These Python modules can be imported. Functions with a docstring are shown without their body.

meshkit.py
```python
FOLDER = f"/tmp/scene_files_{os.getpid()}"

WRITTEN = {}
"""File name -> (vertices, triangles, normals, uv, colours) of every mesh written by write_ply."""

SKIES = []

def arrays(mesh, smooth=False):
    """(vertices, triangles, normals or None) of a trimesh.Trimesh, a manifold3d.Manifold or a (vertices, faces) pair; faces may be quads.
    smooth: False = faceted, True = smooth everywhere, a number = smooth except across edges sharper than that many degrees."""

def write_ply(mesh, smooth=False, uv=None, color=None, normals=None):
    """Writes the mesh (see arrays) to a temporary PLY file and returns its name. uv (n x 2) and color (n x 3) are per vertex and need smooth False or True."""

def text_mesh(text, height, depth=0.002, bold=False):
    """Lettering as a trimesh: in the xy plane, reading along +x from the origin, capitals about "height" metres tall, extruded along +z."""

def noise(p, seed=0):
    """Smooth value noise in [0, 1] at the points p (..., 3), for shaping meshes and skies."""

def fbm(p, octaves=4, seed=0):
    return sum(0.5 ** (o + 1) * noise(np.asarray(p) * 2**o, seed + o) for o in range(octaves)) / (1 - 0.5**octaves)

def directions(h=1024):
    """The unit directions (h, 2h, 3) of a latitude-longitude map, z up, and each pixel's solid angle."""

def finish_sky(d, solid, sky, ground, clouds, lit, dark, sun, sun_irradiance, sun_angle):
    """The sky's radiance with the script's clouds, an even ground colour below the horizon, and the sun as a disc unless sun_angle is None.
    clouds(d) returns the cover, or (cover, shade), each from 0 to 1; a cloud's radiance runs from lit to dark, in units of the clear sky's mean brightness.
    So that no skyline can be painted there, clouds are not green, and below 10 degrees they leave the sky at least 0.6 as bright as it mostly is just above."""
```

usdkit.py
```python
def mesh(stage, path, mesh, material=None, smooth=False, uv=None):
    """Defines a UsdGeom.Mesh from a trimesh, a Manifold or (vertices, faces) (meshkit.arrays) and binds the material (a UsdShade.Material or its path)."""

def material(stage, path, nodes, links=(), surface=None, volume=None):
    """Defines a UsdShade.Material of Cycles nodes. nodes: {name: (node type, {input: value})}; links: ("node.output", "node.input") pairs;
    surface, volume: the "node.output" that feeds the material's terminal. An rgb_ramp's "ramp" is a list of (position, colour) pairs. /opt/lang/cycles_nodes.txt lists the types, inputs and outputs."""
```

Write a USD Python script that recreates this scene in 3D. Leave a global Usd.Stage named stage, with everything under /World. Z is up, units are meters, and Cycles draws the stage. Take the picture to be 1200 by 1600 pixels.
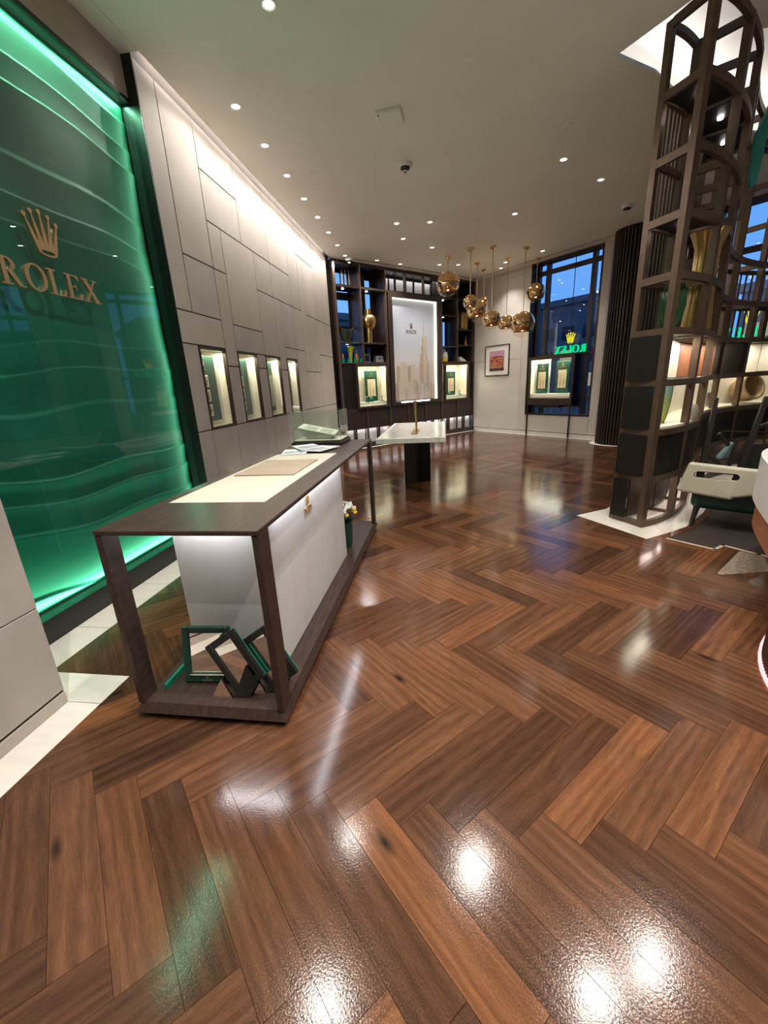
import math, random
import numpy as np, trimesh, manifold3d as m3
from shapely.geometry import Polygon, box as sbox, LineString, Point
from shapely import affinity
from shapely.ops import unary_union
from pxr import Usd, UsdGeom, UsdLux, UsdShade, Gf, Sdf
import usdkit, meshkit

stage = Usd.Stage.CreateInMemory()
UsdGeom.SetStageUpAxis(stage, 'Z')
UsdGeom.SetStageMetersPerUnit(stage, 1.0)
UsdGeom.Xform.Define(stage, '/World')
UsdGeom.Scope.Define(stage, '/World/Looks')
rng = random.Random(7)
nrng = np.random.default_rng(7)
PI = math.pi

# ------------------------------------------------------------------ camera
CAM = np.array([[0.98966, 0.135074, -0.048241], [0.005737, 0.298792, 0.954301], [-0.143315, 0.944711, -0.294928]])
FPX, CAMZ = 647.11, 1.5
cam = UsdGeom.Camera.Define(stage, '/World/Camera')
_m = np.eye(4); _m[0, :3] = CAM[0]; _m[1, :3] = CAM[1]; _m[2, :3] = -CAM[2]; _m[3, :3] = (0, 0, CAMZ)
cam.AddTransformOp().Set(Gf.Matrix4d(*_m.ravel().tolist()))
cam.CreateHorizontalApertureAttr(36.0); cam.CreateVerticalApertureAttr(48.0)
cam.CreateFocalLengthAttr(36.0 * FPX / 1200)
cam.CreateClippingRangeAttr(Gf.Vec2f(0.03, 500))
cam.CreateExposureAttr(2.02)
WARM, NEUT, COOL = (1.0, 0.89, 0.76), (1.0, 0.94, 0.87), (0.93, 0.94, 1.0)

# ------------------------------------------------------------------ dusk sky outside
dome = UsdLux.DomeLight.Define(stage, '/World/dusk_sky')
dome.CreateColorAttr(Gf.Vec3f(0.13, 0.34, 0.78)); dome.CreateIntensityAttr(0.11)

def aim(xf, loc, rz=0, rx=0):
    xf.AddTranslateOp().Set(Gf.Vec3d(*map(float, loc)))
    if rz: xf.AddRotateZOp().Set(float(rz))
    if rx: xf.AddRotateXOp().Set(float(rx))

def rect_light(path, loc, w, h, power, color=NEUT, rz=0, rx=0):
    """Area lamp: local -z is the way it shines. w along local x, h along local y."""
    l = UsdLux.RectLight.Define(stage, path)
    l.CreateWidthAttr(float(w)); l.CreateHeightAttr(float(h)); l.CreateIntensityAttr(float(power)); l.CreateColorAttr(Gf.Vec3f(*color))
    aim(l, loc, rz, rx)
    return l

def spot_light(path, loc, power, color=NEUT, cone=38, soft=0.6, radius=0.03):
    l = UsdLux.SphereLight.Define(stage, path)
    l.CreateRadiusAttr(radius); l.CreateIntensityAttr(float(power)); l.CreateColorAttr(Gf.Vec3f(*color))
    sh = UsdLux.ShapingAPI.Apply(l.GetPrim())
    sh.CreateShapingConeAngleAttr(float(cone)); sh.CreateShapingConeSoftnessAttr(float(soft))
    aim(l, loc)
    return l

# ------------------------------------------------------------------ helpers: names, things, parts
_used = {}
def numbered(parent, name):
    k = (parent, name); n = _used.get(k, 0); _used[k] = n + 1
    return f'{parent}/{name}' if n == 0 else f'{parent}/{name}_{n:03d}'

def setdata(prim, label=None, cat=None, group=None, kind=None):
    for k, v in (('label', label), ('category', cat), ('group', group), ('kind', kind)):
        if v: prim.SetCustomDataByKey(k, v)

def thing(name, label, cat, loc=(0, 0, 0), rz=0.0, group=None, kind=None):
    x = UsdGeom.Xform.Define(stage, numbered('/World', name))
    x.AddTranslateOp().Set(Gf.Vec3d(*map(float, loc))); x.AddRotateZOp().Set(float(rz))
    setdata(x.GetPrim(), label, cat, group, kind)
    return x.GetPrim()

def struct(name, loc=(0, 0, 0), rz=0.0):
    return thing(name, None, None, loc, rz, kind='structure')

def dup(root, loc, rz, label, group=None):
    was = root.GetCustomData(); base = root.GetName()
    r = thing(base, label, was.get('category'), loc, rz, group or was.get('group'))
    r.GetReferences().AddInternalReference(root.GetPath()); r.SetInstanceable(True)
    return r

class MB:
    """collects shapes into one mesh"""
    def __init__(s): s.v, s.f, s.n = [], [], 0
    def add(s, v, f):
        v = np.asarray(v, float); f = np.asarray(f, int)
        if f.shape[1] == 4: f = np.vstack([f[:, [0, 1, 2]], f[:, [0, 2, 3]]])
        s.v.append(v); s.f.append(f + s.n); s.n += len(v); return s
    def tm(s, t): return s.add(t.vertices, t.faces)
    def mf(s, man):
        m = man.to_mesh(); return s.add(m.vert_properties[:, :3], m.tri_verts)
    def box(s, x0, x1, y0, y1, z0, z1):
        v = [(x, y, z) for x in (x0, x1) for y in (y0, y1) for z in (z0, z1)]
        return s.add(v, [(0, 1, 3, 2), (4, 6, 7, 5), (0, 4, 5, 1), (2, 3, 7, 6), (0, 2, 6, 4), (1, 5, 7, 3)])
    def cbox(s, x0, x1, y0, y1, z0, z1, c=0.004):
        p = []
        for x, dx in ((x0, c), (x1, -c)):
            for y, dy in ((y0, c), (y1, -c)):
                for z, dz in ((z0, c), (z1, -c)):
                    p += [(x, y + dy, z + dz), (x + dx, y, z + dz), (x + dx, y + dy, z)]
        return s.mf(m3.Manifold.hull_points(np.array(p, float)))
    def bar(s, a, b, w, h, up=(0, 0, 1)):
        """box of section w (sideways) x h (up) from a to b"""
        a, b = np.array(a, float), np.array(b, float); d = b - a; d /= np.linalg.norm(d)
        up = np.array(up, float); side = np.cross(d, up)
        if np.linalg.norm(side) < 1e-6: side = np.cross(d, (1, 0, 0))
        side /= np.linalg.norm(side); u = np.cross(side, d)
        v = [q + i * side * w / 2 + j * u * h / 2 for q in (a, b) for i in (-1, 1) for j in (-1, 1)]
        return s.add(v, [(0, 1, 3, 2), (4, 6, 7, 5), (0, 4, 5, 1), (2, 3, 7, 6), (0, 2, 6, 4), (1, 5, 7, 3)])
    def tube(s, path, r, n=10):
        P = np.asarray(path, float); r = np.broadcast_to(np.asarray(r, float), (len(P),))
        T = np.gradient(P, axis=0); T /= np.linalg.norm(T, axis=1)[:, None] + 1e-12
        ref = np.array((0, 0, 1.0)) if abs(T[0][2]) < 0.9 else np.array((1.0, 0, 0))
        vs = []
        for p, t, q in zip(P, T, r):
            a = np.cross(t, ref); a /= np.linalg.norm(a) + 1e-12; b = np.cross(t, a)
            ang = np.arange(n) / n * 2 * PI
            vs.append(p + q * (np.cos(ang)[:, None] * a + np.sin(ang)[:, None] * b))
        v = np.vstack(vs + [P[:1], P[-1:]]); f = []; L = len(P)
        for i in range(L - 1):
            for j in range(n):
                k = (j + 1) % n; f += [(i * n + j, i * n + k, (i + 1) * n + k), (i * n + j, (i + 1) * n + k, (i + 1) * n + j)]
        for j in range(n):
            k = (j + 1) % n; f += [(L * n, k, j), (L * n + 1, (L - 1) * n + j, (L - 1) * n + k)]
        return s.add(v, f)
    def cyl(s, a, b, r, r2=None, n=20):
        a, b = np.array(a, float), np.array(b, float)
        return s.tube([a, b], [r, r if r2 is None else r2], n)
    def lathe(s, prof, c=(0, 0, 0), n=32, fx=None):
        """prof: (radius, z) list from bottom to top"""
        ang = np.arange(n) / n * 2 * PI; v = []
        for r, z in prof:
            rr = r * (np.ones(n) if fx is None else fx(ang))
            v.append(np.c_[rr * np.cos(ang), rr * np.sin(ang), np.full(n, z)])
        v = np.vstack(v) + np.array(c, float); f = []
        for i in range(len(prof) - 1):
            for j in range(n):
                k = (j + 1) % n; f += [(i * n + j, i * n + k, (i + 1) * n + k), (i * n + j, (i + 1) * n + k, (i + 1) * n + j)]
        return s.add(v, f)
    def prism(s, poly, z0, z1, T=None):
        """extrudes a shapely polygon (xy) from z0 to z1; T maps (n,3) points"""
        for g in (poly.geoms if hasattr(poly, 'geoms') else [poly]):
            if g.is_empty or g.area < 1e-9: continue
            t = trimesh.creation.extrude_polygon(g, z1 - z0, engine='earcut')
            v = np.array(t.vertices) + (0, 0, z0)
            s.add(T(v) if T else v, t.faces if T is None or not getattr(T, 'flip', False) else t.faces[:, ::-1])
        return s
    def sphere(s, c, r, sub=2, sc=(1, 1, 1)):
        t = trimesh.creation.icosphere(sub, 1.0); return s.add(np.array(t.vertices) * r * np.array(sc) + np.array(c, float), t.faces)
    def xf(s, fn): s.v = [fn(v) for v in s.v]; return s
    def get(s): return np.vstack(s.v), np.vstack(s.f)

def part(parent, name, mb, mat, smooth=None, label=None, kind=None, uv=None):
    base = parent.GetPath().pathString if parent else '/World'
    path = numbered(base, name)
    g = mb.get() if isinstance(mb, MB) else mb
    m = usdkit.mesh(stage, path, g, mat, smooth=smooth if smooth is not None else False, uv=uv)
    setdata(m.GetPrim(), label, None, None, kind)
    return m.GetPrim()

def single(name, mb, mat, label, cat, group=None, smooth=None, kind=None):
    p = part(None, name, mb, mat, smooth); setdata(p, label, cat, group, kind); return p

def standing(v):   # polygon x -> x, y -> z, extrusion -> -y (towards the room)
    return np.c_[v[:, 0], -v[:, 2], v[:, 1]]
standing.flip = False

# ------------------------------------------------------------------ materials
def srgb(*c):
    c = np.array(c, float) / 255; return tuple(np.where(c <= 0.04045, c / 12.92, ((c + 0.055) / 1.055) ** 2.4))

def M(name, base, rough=0.5, metal=0.0, var=0.12, scale=6.0, stretch=(1, 1, 1), bump=0.0, bscale=60.0, spec=0.5, coat=0.0, rvar=0.0, **kw):
    b = np.array(base, float)
    nodes = {'tc': ('texture_coordinate', {}), 'mp': ('mapping', {'scale': stretch}), 'n': ('noise_texture', {'scale': scale, 'detail': 5.0}),
             'r': ('rgb_ramp', {'ramp': [(0.3, tuple(b * (1 - var))), (0.7, tuple(np.minimum(b * (1 + var), 1)))]}),
             'p': ('principled_bsdf', {'roughness': rough, 'metallic': metal, 'specular_ior_level': spec, 'coat_weight': coat, **kw})}
    links = [('tc.object', 'mp.vector'), ('mp.vector', 'n.vector'), ('n.fac', 'r.fac'), ('r.color', 'p.base_color')]
    if rvar:
        nodes['mr'] = ('map_range', {'from_min': 0.3, 'from_max': 0.7, 'to_min': rough - rvar, 'to_max': rough + rvar})
        links += [('n.fac', 'mr.value'), ('mr.result', 'p.roughness')]
    if bump:
        nodes['n2'] = ('noise_texture', {'scale': bscale, 'detail': 3.0}); nodes['b'] = ('bump', {'strength': bump, 'distance': 0.01})
        links += [('mp.vector', 'n2.vector'), ('n2.fac', 'b.height'), ('b.normal', 'p.normal')]
    return usdkit.material(stage, '/World/Looks/' + name, nodes, links, surface='p.BSDF')

def glow(name, color, strength):
    return usdkit.material(stage, '/World/Looks/' + name, {'e': ('emission', {'color': color, 'strength': strength})}, [], surface='e.emission')

def pane(name, tint=(0.97, 0.99, 0.98), ior=1.45, rough=0.0):
    return usdkit.material(stage, '/World/Looks/' + name, {
        'f': ('fresnel', {'IOR': ior}), 'bf': ('geometry', {}), 'iv': ('math', {'math_type': 'subtract', 'value1': 1.0}), 'ml': ('math', {'math_type': 'multiply'}), 't': ('transparent_bsdf', {'color': tint}), 'g': ('glossy_bsdf', {'color': (1, 1, 1), 'roughness': rough}),
        'm': ('mix_closure', {})}, [('bf.backfacing', 'iv.value2'), ('f.fac', 'ml.value1'), ('iv.value', 'ml.value2'), ('ml.value', 'm.fac'), ('t.BSDF', 'm.closure1'), ('g.BSDF', 'm.closure2')], surface='m.closure')

STONE = M('stone_panel', (0.46, 0.405, 0.355), 0.62, var=0.06, scale=3.0, bump=0.05, bscale=220)
STONE2 = M('stone_panel_warm', (0.48, 0.42, 0.36), 0.62, var=0.06, scale=2.5, bump=0.05, bscale=220)
STONE3 = M('stone_panel_grey', (0.44, 0.39, 0.345), 0.6, var=0.07, scale=3.5, bump=0.05, bscale=220)
PALE = M('pale_wall_panel', (0.60, 0.56, 0.51), 0.6, var=0.04, scale=2.0, bump=0.03, bscale=200)
JOINT = M('joint_backing', (0.06, 0.042, 0.03), 0.8)
CEIL = M('ceiling_paint', (0.80, 0.76, 0.69), 0.55, var=0.03, scale=1.2)
WHITE = M('white_paint', (0.75, 0.72, 0.68), 0.6, var=0.03)
BLACKFRAME = M('black_frame', (0.012, 0.013, 0.012), 0.4)
DARKWOOD = M('dark_stained_wood', (0.033, 0.021, 0.016), 0.38, var=0.35, scale=4, stretch=(30, 30, 2), bump=0.05, bscale=30)
COUNTERWOOD = M('counter_wenge', (0.047, 0.0275, 0.022), 0.36, spec=0.3, var=0.25, scale=3, stretch=(22, 2, 8), bump=0.015, bscale=12, rvar=0.05)
DARKPANEL = M('dark_panel', (0.013, 0.0095, 0.008), 0.5, var=0.2, spec=0.25)
BRONZE = M('bronze_frame', (0.14, 0.092, 0.064), 0.42, metal=0.55, var=0.12, scale=9)
BRONZED = M('bronze_frame_dark', (0.055, 0.036, 0.026), 0.42, metal=0.4, var=0.15, scale=9)
GOLD = M('polished_gold', (0.80, 0.55, 0.27), 0.03, metal=1.0, var=0.02)
BRASS = M('brushed_brass', (0.62, 0.42, 0.17), 0.28, metal=1.0, var=0.12, scale=20, stretch=(1, 1, 12))
GOLDLET = M('gold_lettering', (0.62, 0.42, 0.21), 0.34, metal=0.75, var=0.05)
OLDGOLD = M('antique_gold_glaze', (0.42, 0.28, 0.10), 0.3, metal=0.85, var=0.2, scale=14)
CREAM = M('cream_leather', (0.54, 0.49, 0.41), 0.5, var=0.04, scale=4, bump=0.06, bscale=300)
IVORY = M('ivory_lining', (0.80, 0.75, 0.63), 0.6, var=0.03)
TAUPE = M('taupe_leather', (0.36, 0.265, 0.195), 0.55, var=0.06, bump=0.06, bscale=300)
TILE = M('cream_floor_tile', (0.66, 0.62, 0.55), 0.35, var=0.05, scale=5, stretch=(1, 4, 1))
STEEL = M('brushed_steel', (0.62, 0.60, 0.56), 0.3, metal=0.9, var=0.06)
DARKGREEN = M('dark_green_leather', (0.006, 0.05, 0.034), 0.4, var=0.15, bump=0.05, bscale=250)
GREENCARD = M('green_card', (0.004, 0.06, 0.035), 0.5, var=0.1)
GREENMETAL = M('green_lacquer', (0.01, 0.19, 0.11), 0.25, var=0.1)
MIRROR = M('mirror_glass', (0.86, 0.85, 0.82), 0.02, metal=1.0, var=0.0)
BLACK = M('matt_black', (0.015, 0.015, 0.016), 0.5)
CHAIRBLACK = M('chair_black_wood', (0.022, 0.02, 0.02), 0.4, var=0.2)
CARPET = M('lounge_carpet', (0.034, 0.024, 0.019), 0.95, var=0.25, scale=18, bump=0.5, bscale=300)
ORANGE = M('orange_leather', (0.34, 0.10, 0.025), 0.45, var=0.12, scale=3)
GLASS = pane('clear_glass')
GLASSGREENISH = pane('case_glass', (0.93, 0.97, 0.95))
FRONTGLASS = pane('green_wall_glass', (0.97, 1.0, 0.98), 1.48)
WINGLASS = pane('window_glass', (0.88, 0.93, 0.97), 1.6)
LENS = glow('lamp_lens', (1.0, 0.96, 0.9), 9.0)
LEDWARM = glow('led_warm', (1.0, 0.90, 0.66), 0.55)
LEDWHITE = glow('led_white', (0.95, 0.95, 1.0), 0.6)
LIME = usdkit.material(stage, '/World/Looks/limestone', {
    'tc': ('texture_coordinate', {}), 'mp': ('mapping', {'scale': (1, 1, 0.45)}), 'n': ('noise_texture', {'scale': 3.0, 'detail': 9.0, 'roughness': 0.7, 'distortion': 0.8}),
    'r': ('rgb_ramp', {'ramp': [(0.28, (0.50, 0.475, 0.45)), (0.42, (0.62, 0.60, 0.575)), (0.75, (0.68, 0.665, 0.64))]}),
    'p': ('principled_bsdf', {'roughness': 0.45})},
    [('tc.object', 'mp.vector'), ('mp.vector', 'n.vector'), ('n.fac', 'r.fac'), ('r.color', 'p.base_color')], surface='p.BSDF')
MARBLE = usdkit.material(stage, '/World/Looks/pale_marble', {
    'tc': ('texture_coordinate', {}), 'mp': ('mapping', {'scale': (3.0, 0.6, 1), 'rotation': (0, 0, 0.5)}), 'n': ('noise_texture', {'scale': 2.5, 'detail': 8.0, 'distortion': 2.0}),
    'r': ('rgb_ramp', {'ramp': [(0.3, (0.62, 0.57, 0.50)), (0.47, (0.78, 0.76, 0.72)), (0.6, (0.80, 0.78, 0.74)), (0.72, (0.66, 0.61, 0.55))]}),
    'p': ('principled_bsdf', {'roughness': 0.18})},
    [('tc.object', 'mp.vector'), ('mp.vector', 'n.vector'), ('n.fac', 'r.fac'), ('r.color', 'p.base_color')], surface='p.BSDF')

def wood_material():
    # uv: x runs along the plank (with a random start), y = plank number + position across it
    nodes = {
        'uv': ('uvmap', {'attribute': 'st'}), 's': ('separate_xyz', {}), 'fl': ('math', {'math_type': 'floor'}), 'wn': ('white_noise_texture', {'dimensions': '1D'}),
        'wc': ('separate_color', {'color_type': 'rgb'}),
        'm1': ('mapping', {'scale': (2.4, 17, 1)}), 'n1': ('noise_texture', {'scale': 1.0, 'detail': 8.0, 'roughness': 0.66, 'distortion': 1.6}),
        'm2': ('mapping', {'scale': (16, 210, 1)}), 'n2': ('noise_texture', {'scale': 1.0, 'detail': 4.0, 'roughness': 0.65}),
        'mw': ('mapping', {'scale': (0.9, 9, 1)}), 'w': ('wave_texture', {'wave_type': 'bands', 'bands_direction': 'y', 'scale': 0.7, 'distortion': 14.0, 'detail': 4.0, 'detail_scale': 0.9}),
        'v': ('voronoi_texture', {'scale': 1.0, 'feature': 'f1'}), 'mv': ('mapping', {'scale': (1.6, 4.6, 1)}), 'kn': ('map_range', {'from_min': 0.02, 'from_max': 0.11, 'to_min': 0.0, 'to_max': 1.0, 'clamp': True}),
        'g1': ('mix_float', {'fac': 0.2}), 'g2': ('mix_float', {'fac': 0.40}),
        'ramp': ('rgb_ramp', {'ramp': [(0.25, (0.040, 0.020, 0.0125)), (0.42, (0.082, 0.036, 0.0185)), (0.57, (0.122, 0.054, 0.027)), (0.78, (0.20, 0.095, 0.044))]}),
        'tone': ('rgb_ramp', {'ramp': [(0.0, (0.50, 0.50, 0.54)), (0.25, (0.68, 0.65, 0.66)), (0.6, (0.95, 0.92, 0.9)), (0.85, (1.12, 1.06, 1.0)), (1.0, (1.45, 1.28, 1.05))]}),
        'mul': ('mix', {'mix_type': 'multiply', 'fac': 1.0}), 'knm': ('mix', {'mix_type': 'mix', 'color1': (0.012, 0.006, 0.004)}),
        'spr': ('noise_texture', {'scale': 210.0, 'detail': 3.0, 'roughness': 0.7}), 'rr': ('map_range', {'from_min': 0.38, 'from_max': 0.62, 'to_min': 0.05, 'to_max': 0.20, 'clamp': True}),
        'tc': ('geometry', {}), 'sp': ('noise_texture', {'scale': 160.0, 'detail': 2.0}), 'sp2': ('noise_texture', {'scale': 7.0, 'detail': 2.0}),
        'b2': ('bump', {'strength': 0.095, 'distance': 0.002}), 'b1': ('bump', {'strength': 0.05, 'distance': 0.001}), 'b3': ('bump', {'strength': 0.03, 'distance': 0.004}),
        'p': ('principled_bsdf', {'specular_ior_level': 0.42})}
    links = [('uv.UV', 's.vector'), ('s.y', 'fl.value1'), ('fl.value', 'wn.w'), ('wn.color', 'wc.color'),
             ('uv.UV', 'm1.vector'), ('m1.vector', 'n1.vector'), ('uv.UV', 'm2.vector'), ('m2.vector', 'n2.vector'), ('uv.UV', 'mw.vector'), ('mw.vector', 'w.vector'),
             ('uv.UV', 'mv.vector'), ('mv.vector', 'v.vector'), ('v.distance', 'kn.value'),
             ('n1.fac', 'g1.a'), ('w.fac', 'g1.b'), ('g1.result', 'g2.a'), ('n2.fac', 'g2.b'), ('g2.result', 'ramp.fac'),
             ('wc.r', 'tone.fac'), ('ramp.color', 'mul.color1'), ('tone.color', 'mul.color2'), ('kn.result', 'knm.fac'), ('mul.color', 'knm.color2'), ('knm.color', 'p.base_color'),
             ('tc.position', 'spr.vector'), ('spr.fac', 'rr.value'), ('rr.result', 'p.roughness'), ('tc.position', 'sp.vector'), ('sp.fac', 'b2.height'), ('n2.fac', 'b1.height'), ('b2.normal', 'b1.normal'),
             ('tc.position', 'sp2.vector'), ('sp2.fac', 'b3.height'), ('b1.normal', 'b3.normal'), ('b3.normal', 'p.normal')]
    return usdkit.material(stage, '/World/Looks/herringbone_oak', nodes, links, surface='p.BSDF')
WOOD = wood_material()

# ------------------------------------------------------------------ frames of the walls
CEILZ = 4.13
TS, CS = 0.815, -8.50                                   # shelf wall: n.p = CS
NS, ES = np.array([math.sin(TS), -math.cos(TS)]), np.array([math.cos(TS), math.sin(TS)])
N2, E2 = np.array([0.7416, 0.6709]), np.array([0.6709, -0.7416])     # right wall: N2.p = 9.63, s along E2 from the corner
CORNER = np.linalg.solve(np.array([NS, N2]), [CS, 9.63])
RZS, RZR, RZL = math.degrees(TS), math.degrees(math.atan2(E2[1], E2[0])), 90.0
U0 = 5.58
SHO = NS * CS + ES * U0                                  # shelf origin (its left upright)
def shp(u, y=0.0, z=0.0): q = NS * CS + ES * u - NS * y; return (q[0], q[1], z)     # y into the wall
def rwp(s_, y=0.0, z=0.0): q = CORNER + E2 * s_ + N2 * y; return (q[0], q[1], z)
WX = -2.46                                               # face of the panelled left wall

# ------------------------------------------------------------------ lettering and the crown emblem (flat shapes, 1 unit cap height)
def _serif(x0, x1, y, t=0.055): return sbox(x0, y, x1, y + t)
def letter(c):
    P = Polygon; st = 0.19
    if c == 'O':
        o = affinity.scale(Point(0.52, 0.5).buffer(1, 32), 0.5, 0.525); i = affinity.scale(Point(0.52, 0.5).buffer(1, 32), 0.31, 0.46)
        return o.difference(i), 1.04
    if c == 'L': return unary_union([sbox(0.12, 0, 0.12 + st, 1), _serif(0, 0.45, 0.945), _serif(0, 0.74, 0), P([(0.6, 0), (0.78, 0), (0.80, 0.27), (0.755, 0.27)])]), 0.84
    if c == 'E': return unary_union([sbox(0.12, 0, 0.12 + st, 1), _serif(0, 0.74, 0.945), _serif(0, 0.78, 0), _serif(0.25, 0.56, 0.49), sbox(0.53, 0.38, 0.575, 0.64),
                                     P([(0.56, 1), (0.74, 1), (0.75, 0.77), (0.705, 0.77)]), P([(0.6, 0), (0.8, 0), (0.84, 0.27), (0.795, 0.27)])]), 0.88
    if c == 'R':
        bowl = affinity.scale(Point(0.34, 0.745).buffer(1, 24), 0.36, 0.255).difference(affinity.scale(Point(0.32, 0.745).buffer(1, 24), 0.2, 0.2)).intersection(sbox(0.3, 0, 1, 1))
        return unary_union([sbox(0.12, 0, 0.12 + st, 1), _serif(0, 0.4, 0.945), _serif(0, 0.43, 0), bowl, _serif(0.28, 0.4, 0.49), P([(0.33, 0.5), (0.55, 0.52), (0.86, 0.055), (0.98, 0.055), (0.98, 0), (0.68, 0)])]), 1.0
    if c == 'X': return unary_union([P([(0.06, 1), (0.29, 1), (0.92, 0), (0.68, 0)]), P([(0.74, 1), (0.82, 1), (0.22, 0), (0.13, 0)]), _serif(0, 0.4, 0.945), _serif(0.62, 0.95, 0.945), _serif(0, 0.36, 0), _serif(0.58, 1.0, 0)]), 1.0
def word(text, h):
    """list of letter polygons, centred on x, standing on y = 0, cap height h"""
    x, out = 0.0, []
    for c in text:
        p, w = letter(c); out.append(affinity.translate(p, x, 0)); x += w + 0.03
    return [affinity.scale(affinity.translate(p, -x / 2, 0), h, h, origin=(0, 0)) for p in out], x * h
def crown(w, h):
    """five pointed crown with balls; width w at the balls, height h, standing on y = 0"""
    sh = [affinity.scale(Point(0, 0.09).buffer(1, 24), 0.27, 0.085).difference(affinity.scale(Point(0, 0.095).buffer(1, 24), 0.19, 0.045))]
    for k, (tx, ty) in enumerate(((-0.44, 0.78), (-0.24, 0.90), (0, 0.95), (0.24, 0.90), (0.44, 0.78))):
        bx = (k - 2) * 0.105
        sh += [Polygon([(bx - 0.075, 0.13), (bx + 0.075, 0.13), (tx + 0.012, ty), (tx - 0.012, ty)]), affinity.scale(Point(tx, ty + 0.02).buffer(1, 12), 0.055, 0.055)]
    sh.append(Polygon([(-0.27, 0.1), (0.27, 0.1), (0.30, 0.34), (0.15, 0.28), (0, 0.32), (-0.15, 0.28), (-0.30, 0.34)]).difference(affinity.scale(Point(0, 0.09).buffer(1, 24), 0.23, 0.08)))
    return affinity.scale(unary_union(sh), w, h, origin=(0, 0))
def sign_parts(parent, x, z, capz, mat_l, mat_c, depth, y=0.0, mirror=False, gap=0.28, cs=1.1):
    """the word and the crown above it standing in the local xz plane, proud of y"""
    ps, wd = word('ROLEX', capz)
    for p in ps:
        if mirror: p = affinity.scale(p, -1, 1, origin=(0, 0))
        part(parent, 'letter', MB().prism(affinity.translate(p, x, z), 0, depth, lambda v: np.c_[v[:, 0], y - v[:, 2], v[:, 1]]), mat_l)
    cr = affinity.translate(crown(capz * 1.55 * cs, capz * 1.6 * cs), x, z + capz * (1 + gap))
    part(parent, 'crown_emblem', MB().prism(cr, 0, depth, lambda v: np.c_[v[:, 0], y - v[:, 2], v[:, 1]]), mat_c)

# ================================================================== FLOOR
fl = struct('floor')
def shelf_strip(d0, d1, u0=5.2, u1=10.6):
    return Polygon([shp(u0, -d0)[:2], shp(u1, -d0)[:2], shp(u1, -d1)[:2], shp(u0, -d1)[:2]])
LB, LA = np.array([1.95, 4.22]), np.array([1.72, 4.55])
STONEBASE = [(1.46, 4.64), (1.87, 3.91), (2.11, 4.06), (2.39, 4.26), (2.81, 4.74), (3.25, 5.4), (3.75, 6.0), (4.3, 6.4), (5.2, 6.7), (6.9, 6.8), (6.9, 7.6), (5.0, 7.6), (3.9, 7.1), (3.0, 6.3), (2.4, 5.5), (1.85, 4.88)]
CARPETP = [(2.06, 3.92), (2.31, 3.66), (2.43, 3.76), (2.58, 3.56), (3.0, 3.1), (3.4, 2.7), (7.0, 2.6), (7.0, 6.6), (5.2, 6.6), (4.3, 6.3), (3.75, 5.9), (3.25, 5.3), (2.81, 4.64), (2.39, 4.16), (2.11, 3.98)]
room = Polygon([(-2.6, -2.8), (7.0, -2.8), (7.0, 7.0), rwp(7.6)[:2], rwp(0)[:2], shp(5.0)[:2], (-2.6, 9.6)])
tilezone = unary_union([sbox(-3, -3, -1.755, 1.735), sbox(-3, 1.7, -2.262, 10.2)])
shelfzone = shelf_strip(-0.2, 0.16)
rzone = Polygon([rwp(-0.2, 0.3)[:2], rwp(8, 0.3)[:2], rwp(8, -0.11)[:2], rwp(-0.2, -0.11)[:2]])
COLC = rwp(4.53, -0.17)[:2]
colzone = Point(*COLC).buffer(0.56, 48)
woodzone = room.difference(unary_union([tilezone, shelfzone, rzone, colzone, Polygon(STONEBASE), Polygon(CARPETP)])).buffer(0)
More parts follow.
